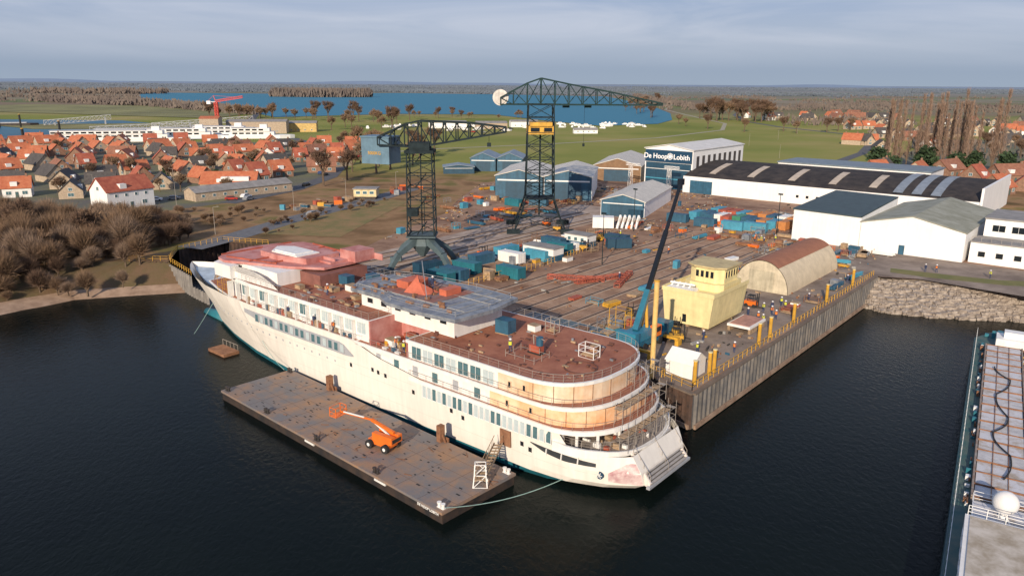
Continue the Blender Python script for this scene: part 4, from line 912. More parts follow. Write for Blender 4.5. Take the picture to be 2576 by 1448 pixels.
o=thing('guide_pile','tall slim tan guide pile at the quay head','pile',(19.9,100.2,0));b=MB();b.beam((0,0,-1),(0,0,18.9),.55,0,14);part('tube',o,b,M('guide_tan',(.70,.46,.16),.5));b=MB();b.beam((0,0,18.9),(0,0,19.1),.65,0,14);part('cap',o,b,yellow);b=MB();b.box(-.9,.9,-.9,.9,4,4.5);part('collar',o,b,rust)
fence('yellow railing around the quay head platform',[Q(-18,18.5),Q(-11,18.0)],5.05,1.2,yellow,1.2)
sheetpile('basin_wall','dark sheet pile corner beside the beach',[(-88,168.4),(-78.6,168.4)],-1,5.05,piledark)
sheetpile('basin_wall','dark sheet pile wall behind the bow',[(-81.8,181),(-74.8,191.8),(-58,184)],-1,5.05,piledark)
palep=M('pale_pile',(.24,.22,.20),.7,.2,streak=.4)
sheetpile('basin_wall','pale sheet pile wing wall running to the water',[(-78.6,168.4),(-68.8,157)],-1,4.6,palep)
sheetpile('basin_wall','low end of the wing wall',[(-68.8,157),(-63,151)],-1,2.4,palep)
fence('yellow railing on the basin corner',[(-88,169),(-79,169),(-82,181),(-75,192),(-62,188)],5.05,1.1,yellow,1.6)
fence('yellow railing along the pale wing wall',[(-78.4,168.8),(-69,157.4)],4.7,1.1,yellow,1.5)
fence('yellow walkway fence between the slipways',[Q(-66,36),Q(-65,60),Q(-67,78)],G,1.4,yellow,1.5);fence('yellow walkway fence beside the second slipway',[Q(-31,62),Q(-29,88)],G,1.3,yellow,1.6)
ro=None
for k,a in enumerate((-101,-97.5,-91.5,-88.5,-80,-76,-59,-55,-51,-47,-43,-39,-35,-32)):
    if ro is None:
        o=thing('slipway_rail','long rusty slipway track running inland','slipway track',Q(a,20,G),GA,'slipway tracks');b=MB();b.box(-.5,.5,0,106,.03,.16);part('ground_beam',o,b,M('track_beam',(.30,.21,.15),.9,.3,.2,c2=(.46,.36,.28)));b=MB();b.box(-.09,.09,0,106,.16,.3);part('rail',o,b,M('dark_rail',(.07,.04,.03),.8));ro=o
    else: clone(ro,Q(a,20+U(-2,4),G),GA,(1,1 if a<-60 else .95,1))
tb=thing('timber_sleepers','rows of weathered timber sleepers on the slipway','sleepers',Q(0,0,G),GA);b=MB()
for i in range(60):
    x=-60
    while x<-32:
        l=U(1,4)
        if R()<.35: b.box(x,min(x+l,-31.5),22+i*1.7+U(-.1,.1),22.35+i*1.7,.035,.07)
        x+=l+U(.2,1.5)
part('sleeper_rows',tb,b,M('sleeper',(.17,.10,.06),.9,.3,.8,c2=(.33,.22,.15)),stuff=True)
o=thing('launch_cradle','blue grey launch cradle hidden partly behind the ship','cradle',Q(-33,24,G),GA);b=MB();b.box(-9,9,-3.5,3.5,0,1.2);part('body',o,b,M('slate',(.06,.10,.12),.6));b=MB()
for i in range(10): b.box(-8.8+i*1.9,-8.6+i*1.9,-3.5,3.5,1.202,1.4)
part('ribs',o,b,greymetal)
# ------------------------------------------------------------ cranes
def sq(cx,cy,z,h): return [(cx-h,cy-h,z),(cx+h,cy-h,z),(cx+h,cy+h,z),(cx-h,cy+h,z)]
C1=thing('slewing_tower_crane','dark lattice slewing crane with a blue grey counterweight house','harbour crane',(-20,165,G),0)
lt=M('leg_teal_grey',(.085,.12,.13),.6,spec=.3)
for k,(sx,sy) in enumerate(((-1,-1),(1,-1),(1,1),(-1,1))):
    b=MB();b.beam((sx*7.0,sy*6,0),(sx*4.8,sy*4.2,3.8),1.0,0,4,1.2);b.beam((sx*4.8,sy*4.2,3.8),(sx*1.2,sy*1.2,6.6),1.2,0,4,1.7);b.box(sx*7-1.3,sx*7+1.3,sy*6-.6,sy*6+.6,-.0,.9);part('leg',C1,b,lt)
b=MB();b.beam((0,0,5.2),(0,0,7.2),4.2,0,8,3.2);b.beam((0,0,2.6),(0,0,5.2),1.0,0,8,4.0);b.box(-3.2,3.2,-3.2,3.2,7.2,7.5);part('portal',C1,b,lt)
b=MB();b.cage([sq(0,0,7.6+i*(18.4/7),2.9-.25*i/7) for i in range(8)],.27,0,'one',.5)
for i in range(7):
    z=7.6+(i+.5)*18.4/7
    if i%2==0: b.beam((-1,-1,z-1.3),(1,1,z+1.3),.18)
b.beam((0,0,7.6),(0,0,26),.25);part('tower',C1,b,cranesteel)
b=MB();b.box(-3.1,3.1,-3.1,3.1,25.4,26.0);b.box(-2.2,2.2,-2.2,2.2,26.0,27.6);b.box(-2.9,-.5,-3.3,-1,12,13.6);part('platform',C1,b,cranesteel)
def js(x,zb,zt,hy): return [(x,-hy,zb),(x,hy,zb),(x,hy,zt),(x,-hy,zt)]
b=MB();xs=[-9,-6,-3,0,2.7,5.4,8.1,10.8,13.5,16.2,18.6]
b.cage([js(x,tab([(-9,27),(0,26.6),(18.6,30.0)],x),tab([(-9,28.6),(-3,31.4),(0,32.1),(11,31.8),(18.6,31.0)],x),tab([(-9,1.5),(0,1.6),(18.6,.6)],x)) for x in xs],.36,0,'one')
b.beam((15,0,30.0),(15,0,27.6),.09);b.box(14.6,15.4,-.2,.2,26.9,27.7)
jb=part('jib',C1,b,cranesteel,rz=-.12)
cw=M('counterweight_blue_grey',(.12,.21,.28),.5,.15,streak=.15)
b=MB();b.box(-13,-6.2,-2.6,2.6,22.8,28.4);b.box(-13.2,-6.0,-2.8,2.8,28.402,28.7);c_=part('counterweight_house',C1,b,cw,rz=-.35)
Tx('5000KG',.95,yellow,c_,(-9.8,-2.64,24.8),(PI/2,0,0))
C2=thing('hammerhead_crane','tall dark lattice hammerhead crane with a yellow machinery house','harbour crane',(7.5,212,G),.02)
hs=[(0,7.4),(4.5,5.4),(9,4.0),(12.6,3.85),(16.2,3.8),(19.8,3.7),(23.4,3.65),(27,3.6),(31,3.5),(34.5,3.4)]
b=MB();b.cage([sq(0,0,z,h) for z,h in hs],.34,0,True,.5);b.beam((0,0,4),(0,0,27),.5);b.box(-4.2,4.2,-4.2,4.2,8.9,9.1);part('tower',C2,b,cranesteel)
for sx in(-1,1):
    for sy in(-1,1):
        b=MB();b.box(sx*7.4-1.8,sx*7.4+1.8,sy*7.4-.6,sy*7.4+.6,.0,1.3);part('bogie',C2,b,cranesteel)
b=MB();b.box(-3.7,3.7,-3.7,3.7,26.6,28.8);b.box(-3.0,3.0,-4.2,3.2,28.8,29.8);c_=part('machinery_house',C2,b,yellow)
b=MB();b.box(-2.8,-.4,-3.78,-3.7,27.3,28.4);b.box(.8,3.0,-3.78,-3.7,27.3,28.4);part('house_window',C2,b,darkglass)
xs=[-11,-7.5,-3.7,0,3.8,7.6,11.4,15.2,19,22.8,26.6,30.4,33.2]
b=MB();b.cage([js(x,34.4,tab([(-11,36.2),(-3.7,40),(0,41.3),(7.6,39.8),(19,37.8),(33.2,34.9)],x),tab([(-11,2),(0,2.4),(33.2,.8)],x)) for x in xs],.38,0,'one')
for x in(6,12): b.box(x,x+1.8,-.8,.8,33.6,34.3)
part('jib',C2,b,M('jib_green_grey',(.02,.045,.045),.8,spec=.2))
# drum shaped counterweight
b=MB();b.beam((-11,-1.4,36.2),(-11,1.4,36.2),3.3,0,20,3.3);b.beam((-11,-1.6,36.2),(-11,1.6,36.2),2.6,0,20);part('counterweight',C2,b,M('cw_white',(.66,.62,.56),.6,streak=.3))
b=MB();b.beam((12,0,33.6),(12,0,24),.07);b.box(11.7,12.3,-.2,.2,23.2,24);part('hook',C2,b,cranesteel)
MC=thing('mobile_crane','teal and yellow mobile crane with its long dark boom raised','mobile crane',(20.8,113,G),GA+PI/2)
b=MB();b.box(-6.5,6.5,-1.4,1.4,.8,1.7);b.box(5,7.2,-1.3,1.3,1.7,2.8);part('carrier',MC,b,M('crane_teal',(.02,.13,.20),.4))
for x in(-5.2,-3.6,-2,2.8,4.4,6):
    for y_ in(-1.35,1.35):
        b=MB();b.beam((0,-.25,0),(0,.25,0),1.0,0,14);part('wheel',MC,b,black,loc=(x,y_,.65))
b=MB()
for x in(-4.5,4): b.box(x-.3,x+.3,-4,4,.9,1.25);b.box(x-.6,x+.6,-4.3,-3.7,0,.9);b.box(x-.6,x+.6,3.7,4.3,0,.9)
part('outrigger',MC,b,yellow)
b=MB();b.box(-4.2,1.2,-1.3,1.3,1.75,3.2);b.box(-5.4,-4.2,-1.7,1.7,1.7,3.6);part('superstructure',MC,b,M('crane_teal2',(.03,.20,.30),.4))
b=MB();b.box(.2,2.0,-2.0,-1.0,1.9,3.6);cb=part('cab',MC,b,orange);b=MB();b.box(2.0,2.02,-1.9,-1.1,2.5,3.4);b.box(.5,1.8,-2.02,-2.0,2.6,3.4);part('cab_window',cb,b,darkglass)
b=MB()
for i in range(18): x,y_=U(-6,6),U(-1.3,1.3);b.box(x,x+U(.2,.8),y_,y_+U(.1,.5),1.7,1.9+U(.1,.8),random.choice([0,1]))
part('deck_equipment',MC,b,[darkhull,yellow],stuff=True)
base=Vector((-2.6,0,3.2));inv=Matrix.Rotation(-(GA+PI/2),3,'Z');tip=inv@Vector((27.9-20.8,125.5-113,0));tip.z=24.2
d=(tip-base)
b=MB();b.beam(base,base+d*.26,1.0,0,4,.9);part('boom_base',MC,b,M('boom_teal',(.025,.15,.22),.4))
b=MB();b.beam(base+d*.24,base+d*.66,.70);b.beam(base+d*.64,tip,.5);b.box(tip.x-.5,tip.x+.5,tip.y-.4,tip.y+.4,tip.z-.3,tip.z+.7);part('boom_extension',MC,b,M('boom_dark',(.008,.012,.02),.6,spec=.2))
b=MB();b.beam((0,.6,2.2),base+d*.22,.4,0,8);b.beam((0,-.6,2.2),base+d*.22,.4,0,8);part('luffing_cylinder',MC,b,yellow)
b=MB();b.beam(tip,(tip.x,tip.y,tip.z-3),.05);b.box(tip.x-.25,tip.x+.25,tip.y-.2,tip.y+.2,tip.z-3.8,tip.z-3);part('hook_block',MC,b,bluepaint)
for a,b_,h in((-26,30,4.5),(-24,20,3),(-20,20,2.5)):
    rack('yellow steel access frame beside the mobile crane',Q(a,b_,G),GA,3,2,h,yellow,yellow)
# ------------------------------------------------------------ wheelhouse block on quay
WB=thing('wheelhouse_section','pale yellow primed ship section with a wheelhouse on top','ship section',Q(-23.5,40.5,G),GA)
b=MB();b.add([(0,0,.6),(8.2,0,.6),(8.2,13,.6),(0,13,.6),(-.5,-.4,6),(8.9,-.4,6),(8.9,13.2,6),(-.5,13.2,6)],[(0,3,2,1),(4,5,6,7),(0,1,5,4),(1,2,6,5),(2,3,7,6),(3,0,4,7)]);part('lower_block',WB,b,paleyellow)
b=MB();b.box(-.6,9,-.5,-.35,6,6.7);b.box(8.9,9.05,-.5,13.3,6,6.7);b.box(-.65,-.5,-.5,13.3,6,6.7);part('bulwark',WB,b,paleyellow)
b=MB();b.prism([(1.2,4.4),(2.6,3.4),(7.2,3.4),(8.4,4.4),(8.4,11.3),(1.2,11.3)],6.01,7.3);b.prism([(1.8,5.2),(3.2,4.2),(6.6,4.2),(8,5.2),(8,10.5),(1.8,10.5)],7.31,9.9);wh=part('wheelhouse',WB,b,paleyellow)
b=MB();b.prism([(1.3,4.9),(3,3.7),(6.8,3.7),(8.5,4.9),(8.5,11),(1.3,11)],9.91,10.2);part('wheelhouse_roof',wh,b,M('primer_roof',(.42,.33,.17),.7,.2,c2=(.6,.48,.24)))
for i in range(4): win(wh,3.5+i*.9,4.17,8.1,PI,.75,1.3,fm=paleyellow,gm=darkglass)
for i in range(5): win(wh,8.03,5.8+i*1.05,8.1,-PI/2,.9,1.3,fm=paleyellow,gm=darkglass)
b=MB()
for i in range(4): b.beam((-.1+i*1.1,1.4,6.2),(.3+i*1.1,2.2,7.2),.22)
b.box(-.3,4.6,.5,2.7,6.02,6.5);b.beam((-.2,1.8,7.0),(4.4,1.8,7.1),.3,0,8);part('deck_machinery',WB,b,frame)
b=MB();b.add([(3.4,-.10,1),(4.1,-.10,1),(4.1,-.22,2.4),(3.4,-.22,2.4)],[(0,1,2,3)]);part('door_opening',WB,b,darkglass)
b=MB()
for x in(1,4,7):
    b.box(x-.25,x+.25,.6,12.4,0,.6)
part('support_blocks',WB,b,timber)
TN=thing('work_tent','small white canvas work tent on the quay','tent',Q(-9.6,21.5,G),GA);b=MB();b.gable(4.2,4,2.2,1.3);part('walls',TN,b,white);b=MB();b.groof(4.2,4,2.2,1.3,.15,.06);part('canopy',TN,b,frame)
b=MB();b.add([(-2.13,-.9,0),(-2.13,.9,0),(-2.13,.9,2),(-2.13,-.9,2)],[(0,1,2,3)]);part('flap',TN,b,greyband)
o=thing('hatch_section','rusty red hatch section with a white coaming on trestles','ship section',Q(-11.5,47,G),GA);b=MB();b.box(-2.0,2.0,-3.3,3.3,.9,1.3);part('coaming',o,b,white);b=MB();b.box(-1.7,1.7,-3.0,3.0,1.302,1.4);part('plate',o,b,M('hatch_plate',(.42,.22,.17),.7,.2,1));b=MB()
for x in(-1.8,1.8):
    b.box(x-.2,x+.2,-3,3,0,.9)
part('trestle',o,b,timber)
# ------------------------------------------------------------ containers and clutter
CM={}
def contmesh(L_):
    b=MB();b.box(-L_/2,L_/2,-1.22,1.22,.12,2.5)
    for i in range(int(L_/.5)):
        x=-L_/2+.25+i*.5
        for sy in(-1,1): b.box(x-.11,x+.11,sy*1.22-.04,sy*1.22+.04,.25,2.35)
    for x in(-L_/2,L_/2):
        for y_ in(-1.22,1.22): b.box(x-.08,x+.08,y_-.08,y_+.08,0,2.6)
    return b
cols={'blue':bluepaint,'teal':tealpaint,'light blue':skyblue,'green':M('green_paint',(.05,.22,.14),.5),'orange':M('or_cont',(.50,.20,.06),.6),'white':white,'red':redprimer,'dark blue':darkblue}
def container(c_,x,y_,rz,L_=6,z=G):
    k=(c_,L_)
    if k not in CM: CM[k]=(contmesh(L_).mesh([cols[c_]]))
    o=thing('shipping_container',c_+' steel shipping container standing in the yard','container',(x,y_,z),rz,'containers in the yard')
    part('body',o,CM[k],None)
    if ('d',c_) not in CM:
        b=MB();b.box(-.03,.03,-1.1,1.1,.2,2.4)
        for k2 in(-.6,-.3,.3,.6): b.box(.03,.07,k2-.03,k2+.03,.25,2.35)
        CM[('d',c_)]=b.mesh([cols[c_]])
    part('door',o,CM[('d',c_)],None,loc=(L_/2+.06,0,0));return o
for i in range(11):
    a=-68+i*2.7;container(random.choice(['light blue','blue','green','blue','white','orange','red']),*Q(a,140+U(-1,3)),GA+PI/2+U(-.05,.05))
for i in range(9):
    a=-66+i*3.1;container(random.choice(['light blue','orange','blue','red','white']),*Q(a,150+U(-1,2)),GA+PI/2)
for a,bb,c_ in((-60,130,'blue'),(-52,131,'light blue'),(-46,133,'light blue'),(-70,132,'blue')): container(c_,*Q(a,bb),GA+.1)
for a,bb,c_,r_ in((-72,34,'teal',.0),(-72,38,'blue',0),(-74,44,'teal',.1),(-77,52,'blue',1.5),(-73,58,'white',0),(-70,64,'light blue',0),(-74,68,'light blue',1.5),(-71,74,'teal',0),(-76,78,'blue',0),(-63,88,'dark blue',.8),(-66,92,'dark blue',.1),(-78,62,'light blue',1.5),(-64,47,'teal',0),(-80,38,'dark blue',1.4),(-84,130,'dark blue',0),(-120,128,'blue',.3),(-126,122,'teal',0),(-128,150,'blue',.2),(-140,150,'light blue',.5),(-150,158,'blue',.1),(-155,170,'teal',.6),(-146,175,'blue',1)): container(c_,*Q(a,bb),GA+r_)
for a,bb,l_ in((-70,66,9),(-72,84,7)):
    o=thing('site_cabin','white and blue site cabin between the slipways','cabin',Q(a,bb,G),GA);b=MB();b.box(-l_/2,l_/2,-2,2,0,1.4,0);b.box(-l_/2,l_/2,-2,2,1.402,3,1);part('wall',o,b,[bluepaint,white]);b=MB();b.box(-l_/2-.2,l_/2+.2,-2.2,2.2,3.002,3.2);part('roof',o,b,greyroof)
    for x in(-2,0,2): win(o,x,-2.02,1.5,PI,1.1,1)
o=thing('control_cabin','small cream cabin on legs beside the access road','cabin',(-52,268,G),0);b=MB();b.box(-4,4,-3,3,1,3.6);part('wall',o,b,M('creamw',(.62,.5,.28),.6));b=MB();b.box(-4.3,4.3,-3.3,3.3,3.602,3.9);part('roof',o,b,greyroof);b=MB();b.box(-3.6,3.6,-2.6,2.6,0,1);part('base',o,b,darkhull)
for x in(-2.4,0,2.4): win(o,x,-3.02,1.9,PI,1.6,1.1)
def plates(label,x,y_,rz,mat,n=3,w=4,d=1.6):
    o=thing('steel_plate_stack',label,'material stack',(x,y_,G),rz);b=MB()
    for i in range(n): b.box(-w/2+U(-.2,.2),w/2+U(-.2,.2),-d/2+U(-.1,.1),d/2,.2+i*.185,.38+i*.185)
    part('plate',o,b,mat);b=MB();b.box(-.35*w-.12,.35*w+.12,-.1,.1,0,.19)
    for k in(-.35,.35): b.box(k*w-.12,k*w+.12,-d/2,d/2,0,.198)
    part('bearer',o,b,timber)
def pipes(label,x,y_,rz,mat):
    o=thing('pipe_bundle',label,'material stack',(x,y_,G),rz);b=MB()
    for i in range(5):
        for j in range(3-i//2): b.beam((-3+U(-.3,.3),-.7+i*.3,.35+j*.26),(3+U(-.3,.3),-.7+i*.3,.35+j*.26),.24,0,6)
    part('pipe',o,b,mat);b=MB();b.box(-2,-1.8,-1,1,0,.2);b.box(1.8,2,-1,1,0,.2);b.box(-2,-1.8,-1,-.9,.2,1.1);b.box(-2,-1.8,.9,1,.2,1.1);b.box(-2,2,-.1,.1,0,.15);part('cradle',o,b,timber)
mats_=[(rust,'rusty'),(yellow,'yellow'),(bluepaint,'blue'),(frame,'white'),(timber,'timber'),(skyblue,'light blue'),(orange,'orange'),(greymetal,'grey'),(redprimer,'red primed'),(rust,'rusty'),(rust,'rusty'),(timber,'timber'),(greymetal,'grey')]
def clutter(n,fa,fb,rad=None):
    for i in range(n):
        a,bb=U(*fa),U(*fb);x,y_=Q(a,bb);m_,nm=random.choice(mats_);r_=GA+random.choice([0,PI/2,PI/2])+U(-.2,.2);k=R()
        if k<.35: plates(nm+' plate stack lying on the yard ground',x,y_,r_,m_,random.randint(2,4),U(2,5),U(1,2))
        elif k<.55: pipes(nm+' pipe bundle on timber bearers in the yard',x,y_,r_,m_)
        elif k<.85: crate(nm+' equipment crate on a pallet in the yard',(x,y_,G),r_,U(1.2,2.6),U(1,2),U(.8,2),m_)
        else: rack(nm+' steel rack with loose material in the yard',(x,y_,G),r_,U(2,3.5),1.5,U(1,2.2),m_)
clutter(52,(-86,-63),(34,126));clutter(22,(-124,-112),(100,180));clutter(8,(-108,-90),(145,180));clutter(40,(-62,-30),(110,136));clutter(16,(-34,-27),(60,70));clutter(16,(-30,-24),(20,38));clutter(34,(-34,-10),(104,126));clutter(8,(-60,-32),(40,95));clutter(44,(-160,-120),(95,175));clutter(16,(-118,-106),(60,120));clutter(10,(-30,-26),(72,100));clutter(8,(-10,-8),(60,98))
for i in range(30):
    f=R();x=-66+f*38+U(-1,1)*5;y_=228+f*62+U(-3,3)+8;m_,nm=random.choice(mats_);crate(nm+' crate in the storage strip beside the road',(x-8,y_,G),U(0,3),U(1.5,3),U(1,2),U(.8,1.8),m_)
for k in range(3):
    o=thing('steel_truss','red primed steel truss lying on the slipway','steel girder',Q(-52+k*4,54+k*3,G),GA+.5+k*.7);b=MB();b.cage([js(x,.2,1.0,.6) for x in(-6,-4,-2,0,2,4,6)],.12);part('chords',o,b,redprimer);b=MB();b.box(-5,5,-.1,.1,0,.2);part('bearer',o,b,timber)
o=thing('white_ship_blocks','white painted frames and block near the blue shed','ship section',(28,214,G),-.1);b=MB();b.box(-5,1,-2,2,.3,3.3);part('block',o,b,white);b=MB()
for i in range(5): b.beam((2+i*1.3,-1,0),(3+i*1.3,1,3.6),.6);b.beam((3+i*1.3,-1,3.4),(2+i*1.3,1,.3),.5)
part('frames',o,b,frame)
def forklift(x,y_,rz,mat,lb):
    o=thing('forklift',lb,'forklift',(x,y_,G),rz);b=MB();b.box(-1.3,.9,-.65,.65,.35,1.2);part('body',o,b,mat);b=MB();b.cage([sq(-.2,0,1.2,.55),sq(-.2,0,2.2,.5)],.09,0,False);b.box(-.8,.4,-.6,.6,2.2,2.28);part('cab_frame',o,b,black)
    b=MB();b.box(.95,1.1,-.5,-.38,.1,2.8);b.box(.95,1.1,.38,.5,.1,2.8);b.box(.95,1.1,-.38,.38,1.2,1.3);b.box(1.1,2.2,-.4,-.28,.1,.18);b.box(1.1,2.2,.28,.4,.1,.18);part('mast',o,b,black)
    for a in(-.9,.6):
        for c_ in(-.6,.6): b=MB();b.beam((a,c_-.13,.33),(a,c_+.13,.33),.6,0,12);part('wheel',o,b,black)
for a,bb,r_ in((-68,80,.4),(-71,92,1),(-29,38,2),(-17,33,.6),(-88,96,.3),(-19,36,1.8)): forklift(*Q(a,bb),GA+r_,yellow,'yellow forklift working in the yard')
for a,bb in((-95,100),(-82,58),(-16,60)): forklift(*Q(a,bb),GA,orange,'orange forklift parked in the yard')
# ------------------------------------------------------------ vehicles
carm=[M('car_grey',(.25,.26,.27),.3),M('car_white',(.75,.75,.75),.3),M('car_blue',(.04,.07,.16),.3),M('car_black',(.02,.02,.02),.3),M('car_red',(.35,.03,.02),.3)]
cnames=['grey','white','blue','black','red']
CT=[]
for i,m_ in enumerate(carm):
    o=thing('parked_car',cnames[i]+' car parked beside the road','car',(-200,300+i,G),0,'parked cars');b=MB()
    P=[(-2.1,.35),(2.1,.35),(2.15,.8),(1.2,.95),(.6,1.42),(-1.3,1.45),(-1.9,1.0),(-2.15,.9)]
    V=[(x,-.85+(.12 if z>1.1 else 0),z) for x,z in P]+[(x,.85-(.12 if z>1.1 else 0),z) for x,z in P];n=8;b.add(V,[tuple(range(n)),tuple(range(n,2*n))[::-1]]+[(k,n+k,n+(k+1)%n,(k+1)%n) for k in range(n)]);part('body',o,b,m_)
    b=MB();b.add([(.62,-.72,1.38),(1.15,-.82,1.0),(-1.75,-.82,1.05),(-1.25,-.72,1.4)],[(0,1,2,3)]);b.add([(x,-y_-.02*(1),z) for x,y_,z in [(.62,-.74,1.38),(1.15,-.86,1.0),(-1.75,-.86,1.05),(-1.25,-.74,1.4)]],[(3,2,1,0)]);b.add([(1.2,-.75,.98),(1.2,.75,.98),(.62,.68,1.42),(.62,-.68,1.42)],[(0,1,2,3)]);b.v=[(x*1.005,y_*1.03,z) for x,y_,z in b.v];part('window',o,b,darkglass)
    for x in(-1.3,1.3):
        for y_ in(-.8,.8): b=MB();b.beam((x,y_-.1,.32),(x,y_+.1,.32),.5,0,12);part('wheel',o,b,black)
    CT.append(o)
spots=[(-92,262,1.2),(-95,268,1.2),(-87,285,1.3),(-82,300,1.4),(-98,262,.2),(-118,262,.3),(-123,259,.3),(-86,340,1.5),(-83,335,1.5),(-84,420,.9),(-62,232,1.1),(-150,300,.4),(-140,330,.4),(-40,640,.2),(-33,642,.2),(-25,640,.2),(60,700,.1),(70,700,.1),(-2,690,.1)]
for i,(x,y_,rz_) in enumerate(spots):
    if i<5:o=CT[i];o.location=(x,y_,G);o.rotation_euler[2]=rz_
    else: clone(CT[i%5],(x,y_,G),rz_)
# ------------------------------------------------------------ vessels
def passenger(label,x,y_,rz,L_,rows=2):
    o=thing('river_cruise_ship',label,'passenger ship',(x,y_,G+.3),rz);b=MB();W_=5.7
    P=[(-L_/2,-W_*.8),(-L_/2+4,-W_),(L_/2-10,-W_),(L_/2-3,-W_*.5),(L_/2,0),(L_/2-3,W_*.5),(L_/2-10,W_),(-L_/2+4,W_),(-L_/2,W_*.8)];b.prism(P,-.3,2.2);part('hull',o,b,frame)
    b=MB()
    for k in range(rows): b.box(-L_/2+5+k*2,L_/2-14-k*3,-5.3,5.3,2.203+k*2.5,4.5+k*2.5)
    b.box(L_/2-24,L_/2-19,-2.6,2.6,2.2+rows*2.5-.19,4.6+rows*2.5);part('superstructure',o,b,white)
    for k in range(rows):
        for i in range(int((L_-26)/4.5)): part('window',o,winmesh(3.4,1.3,gm=darkglass),None,loc=(-L_/2+9+i*4.5,-5.33,2.8+k*2.5),rz=PI)
    b=MB();b.box(-L_/2+6,L_/2-28,-3,3,2.2+rows*2.5,2.5+rows*2.5);part('sun_awning',o,b,greyband)
passenger('long white river cruise ship moored in the harbour',-268,520,.28,92)
passenger('second white river cruise ship moored behind the first',-250,545,.26,95)
passenger('white river cruise ship at the end of the harbour row',-185,560,.2,50)
passenger('white passenger boat moored behind the village',-215,578,.2,60)
o=thing('river_barge','dark barge with a pale wheelhouse moored in the harbour','barge',(-450,690,G+.3),.4);b=MB();b.prism([(-22,-4),(16,-4),(22,0),(16,4),(-22,4)],-.3,2);part('hull',o,b,darkhull);b=MB();b.box(-19,-13,-3,3,2.002,5.5);part('wheelhouse',o,b,white);b=MB();b.box(-11,13,-3,3,2.002,2.9);part('hatch',o,b,greyband)
for k,(x,y_) in enumerate(((-440,660),(-425,665),(-345,500),(-300,470),(-330,560))):
    o=thing('mooring_dolphin','dark steel mooring pile in the harbour','pile',(x,y_,G),0,'mooring piles');b=MB();b.beam((0,0,-.5),(0,0,11),1.2,0,8);part('tube',o,b,black);b=MB();b.beam((0,0,11),(0,0,11.4),1.4,0,8);part('cap',o,b,yellow)
for lb,x0,y0,x1,y1,z0,z1 in(('white lattice loading bridge over the harbour',-300,640,-225,668,7,12),('pale lattice jetty bridge',-420,690,-375,720,6,10),('white lattice gangway on the harbour bank',-330,600,-260,640,6,8)):
    o=thing('truss_bridge',lb,'bridge',(x0,y0,G),math.atan2(y1-y0,x1-x0));L_=math.hypot(x1-x0,y1-y0);b=MB();n=14;b.cage([js(L_*i/n,z0-G+(z1-z0)*i/n,z0-G+(z1-z0)*i/n+4,1.6) for i in range(n+1)],.3);part('truss',o,b,M('pale_truss',(.45,.45,.45),.6) if 'pale_truss' not in D.materials else D.materials['pale_truss']);b=MB();b.box(L_*.15,L_*.15+1,-1.5,1.5,-.3,3);part('pier',o,b,greyband)
    b=MB();b.box(L_*.9,L_*.9+1,-1.5,1.5,-.3,7);part('pier',o,b,greyband)
o=thing('red_tower_crane','red tower crane with a white counter jib in the harbour','tower crane',(-232,606,G),0);b=MB();b.cage([sq(0,0,z,1.1) for z in range(0,25,3)],.4,0);part('mast',o,b,cranered);b=MB();b.cage([js(x,24,25.6,.7) for x in range(0,22,3)],.3);b.v=[(x,y_,z+x*.16) for x,y_,z in b.v];part('jib',o,b,cranered);b=MB();b.box(-7,-4,-1,1,22.5,25);b.box(-4,0,-.6,.6,24,24.4);part('counterweight',o,b,white);b=MB();b.beam((0,0,24),(-1.5,0,29),.4);b.beam((-1.5,0,29),(-6,0,25),.15);b.beam((-1.5,0,29),(14,0,28),.15);part('apex',o,b,cranered)
BO=[]
for k in range(2):
    o=thing('motor_boat','small white motor boat moored in the marina','boat',(80,760,G+.3),0,'boats in the marina');L_=10+k*3;b=MB();b.add([(-L_/2,-1.6,0),(L_*.2,-1.7,0),(L_/2-.8,0,0),(L_*.2,1.7,0),(-L_/2,1.6,0),(-L_/2,-1.8,1.5),(L_*.2,-1.9,1.6),(L_/2,0,2),(L_*.2,1.9,1.6),(-L_/2,1.8,1.5)],[(5,6,7,8,9),(0,1,6,5),(1,2,7,6),(2,3,8,7),(3,4,9,8),(4,0,5,9)]);part('hull',o,b,frame)
    b=MB();b.add([(-L_*.3,-1.2,1.5),(L_*.2,-1.1,1.6),(L_*.2,1.1,1.6),(-L_*.3,1.2,1.5),(-L_*.25,-1,3),(L_*.05,-.9,3),(L_*.05,.9,3),(-L_*.25,1,3)],[(4,5,6,7),(0,1,5,4),(1,2,6,5),(2,3,7,6),(3,0,4,7)]);part('cabin',o,b,white);b=MB();b.box(-L_*.22,L_*.03,-1.12,1.12,2.1,2.6);part('window',o,b,darkglass);BO.append(o)
BO[0].location=(70,735,G+.3);BO[1].location=(90,742,G+.3)
for i in range(30): clone(BO[i%2],(U(45,125),U(705,800),G+.3),U(-.3,.3)+random.choice([0,1.5]),U(.5,.8))
for i in range(22): clone(BO[i%2],(U(-130,30),U(660,730),G+.2),U(0,3),U(.6,.9))
# foreground vessel
RV=thing('river_tanker','moored vessel with pale hatch covers, teal deck and white dome','tanker vessel',(37.3,56.7,0),math.atan2(.844,.536))
b=MB();b.prism([(-40,0),(-40,-12),(78,-12),(83,-9.5),(84,-6),(83,-2.5),(78,0)],-.5,3.6);part('hull',RV,b,M('vessel_hull',(.03,.09,.10),.5,streak=.3))
b=MB();b.prism([(-40,-.15),(-40,-11.85),(78,-11.85),(83,-9),(83,-3),(78,-.15)],3.602,3.7);part('deck',RV,b,M('deck_teal',(.02,.09,.09),.7,.3,.5,c2=(.10,.13,.11)))
for i in range(18):
    x=16+i*3.1;b=MB();b.box(x,x+2.95,-6.4,-1.9,3.7,4.45+.06*(i%2));part('hatch_cover',RV,b,stain if i%3 else lampc)
b=MB()
for i in range(19): b.box(15.92+i*3.1,16.0+i*3.1,-6.5,-1.8,4.3,4.62)
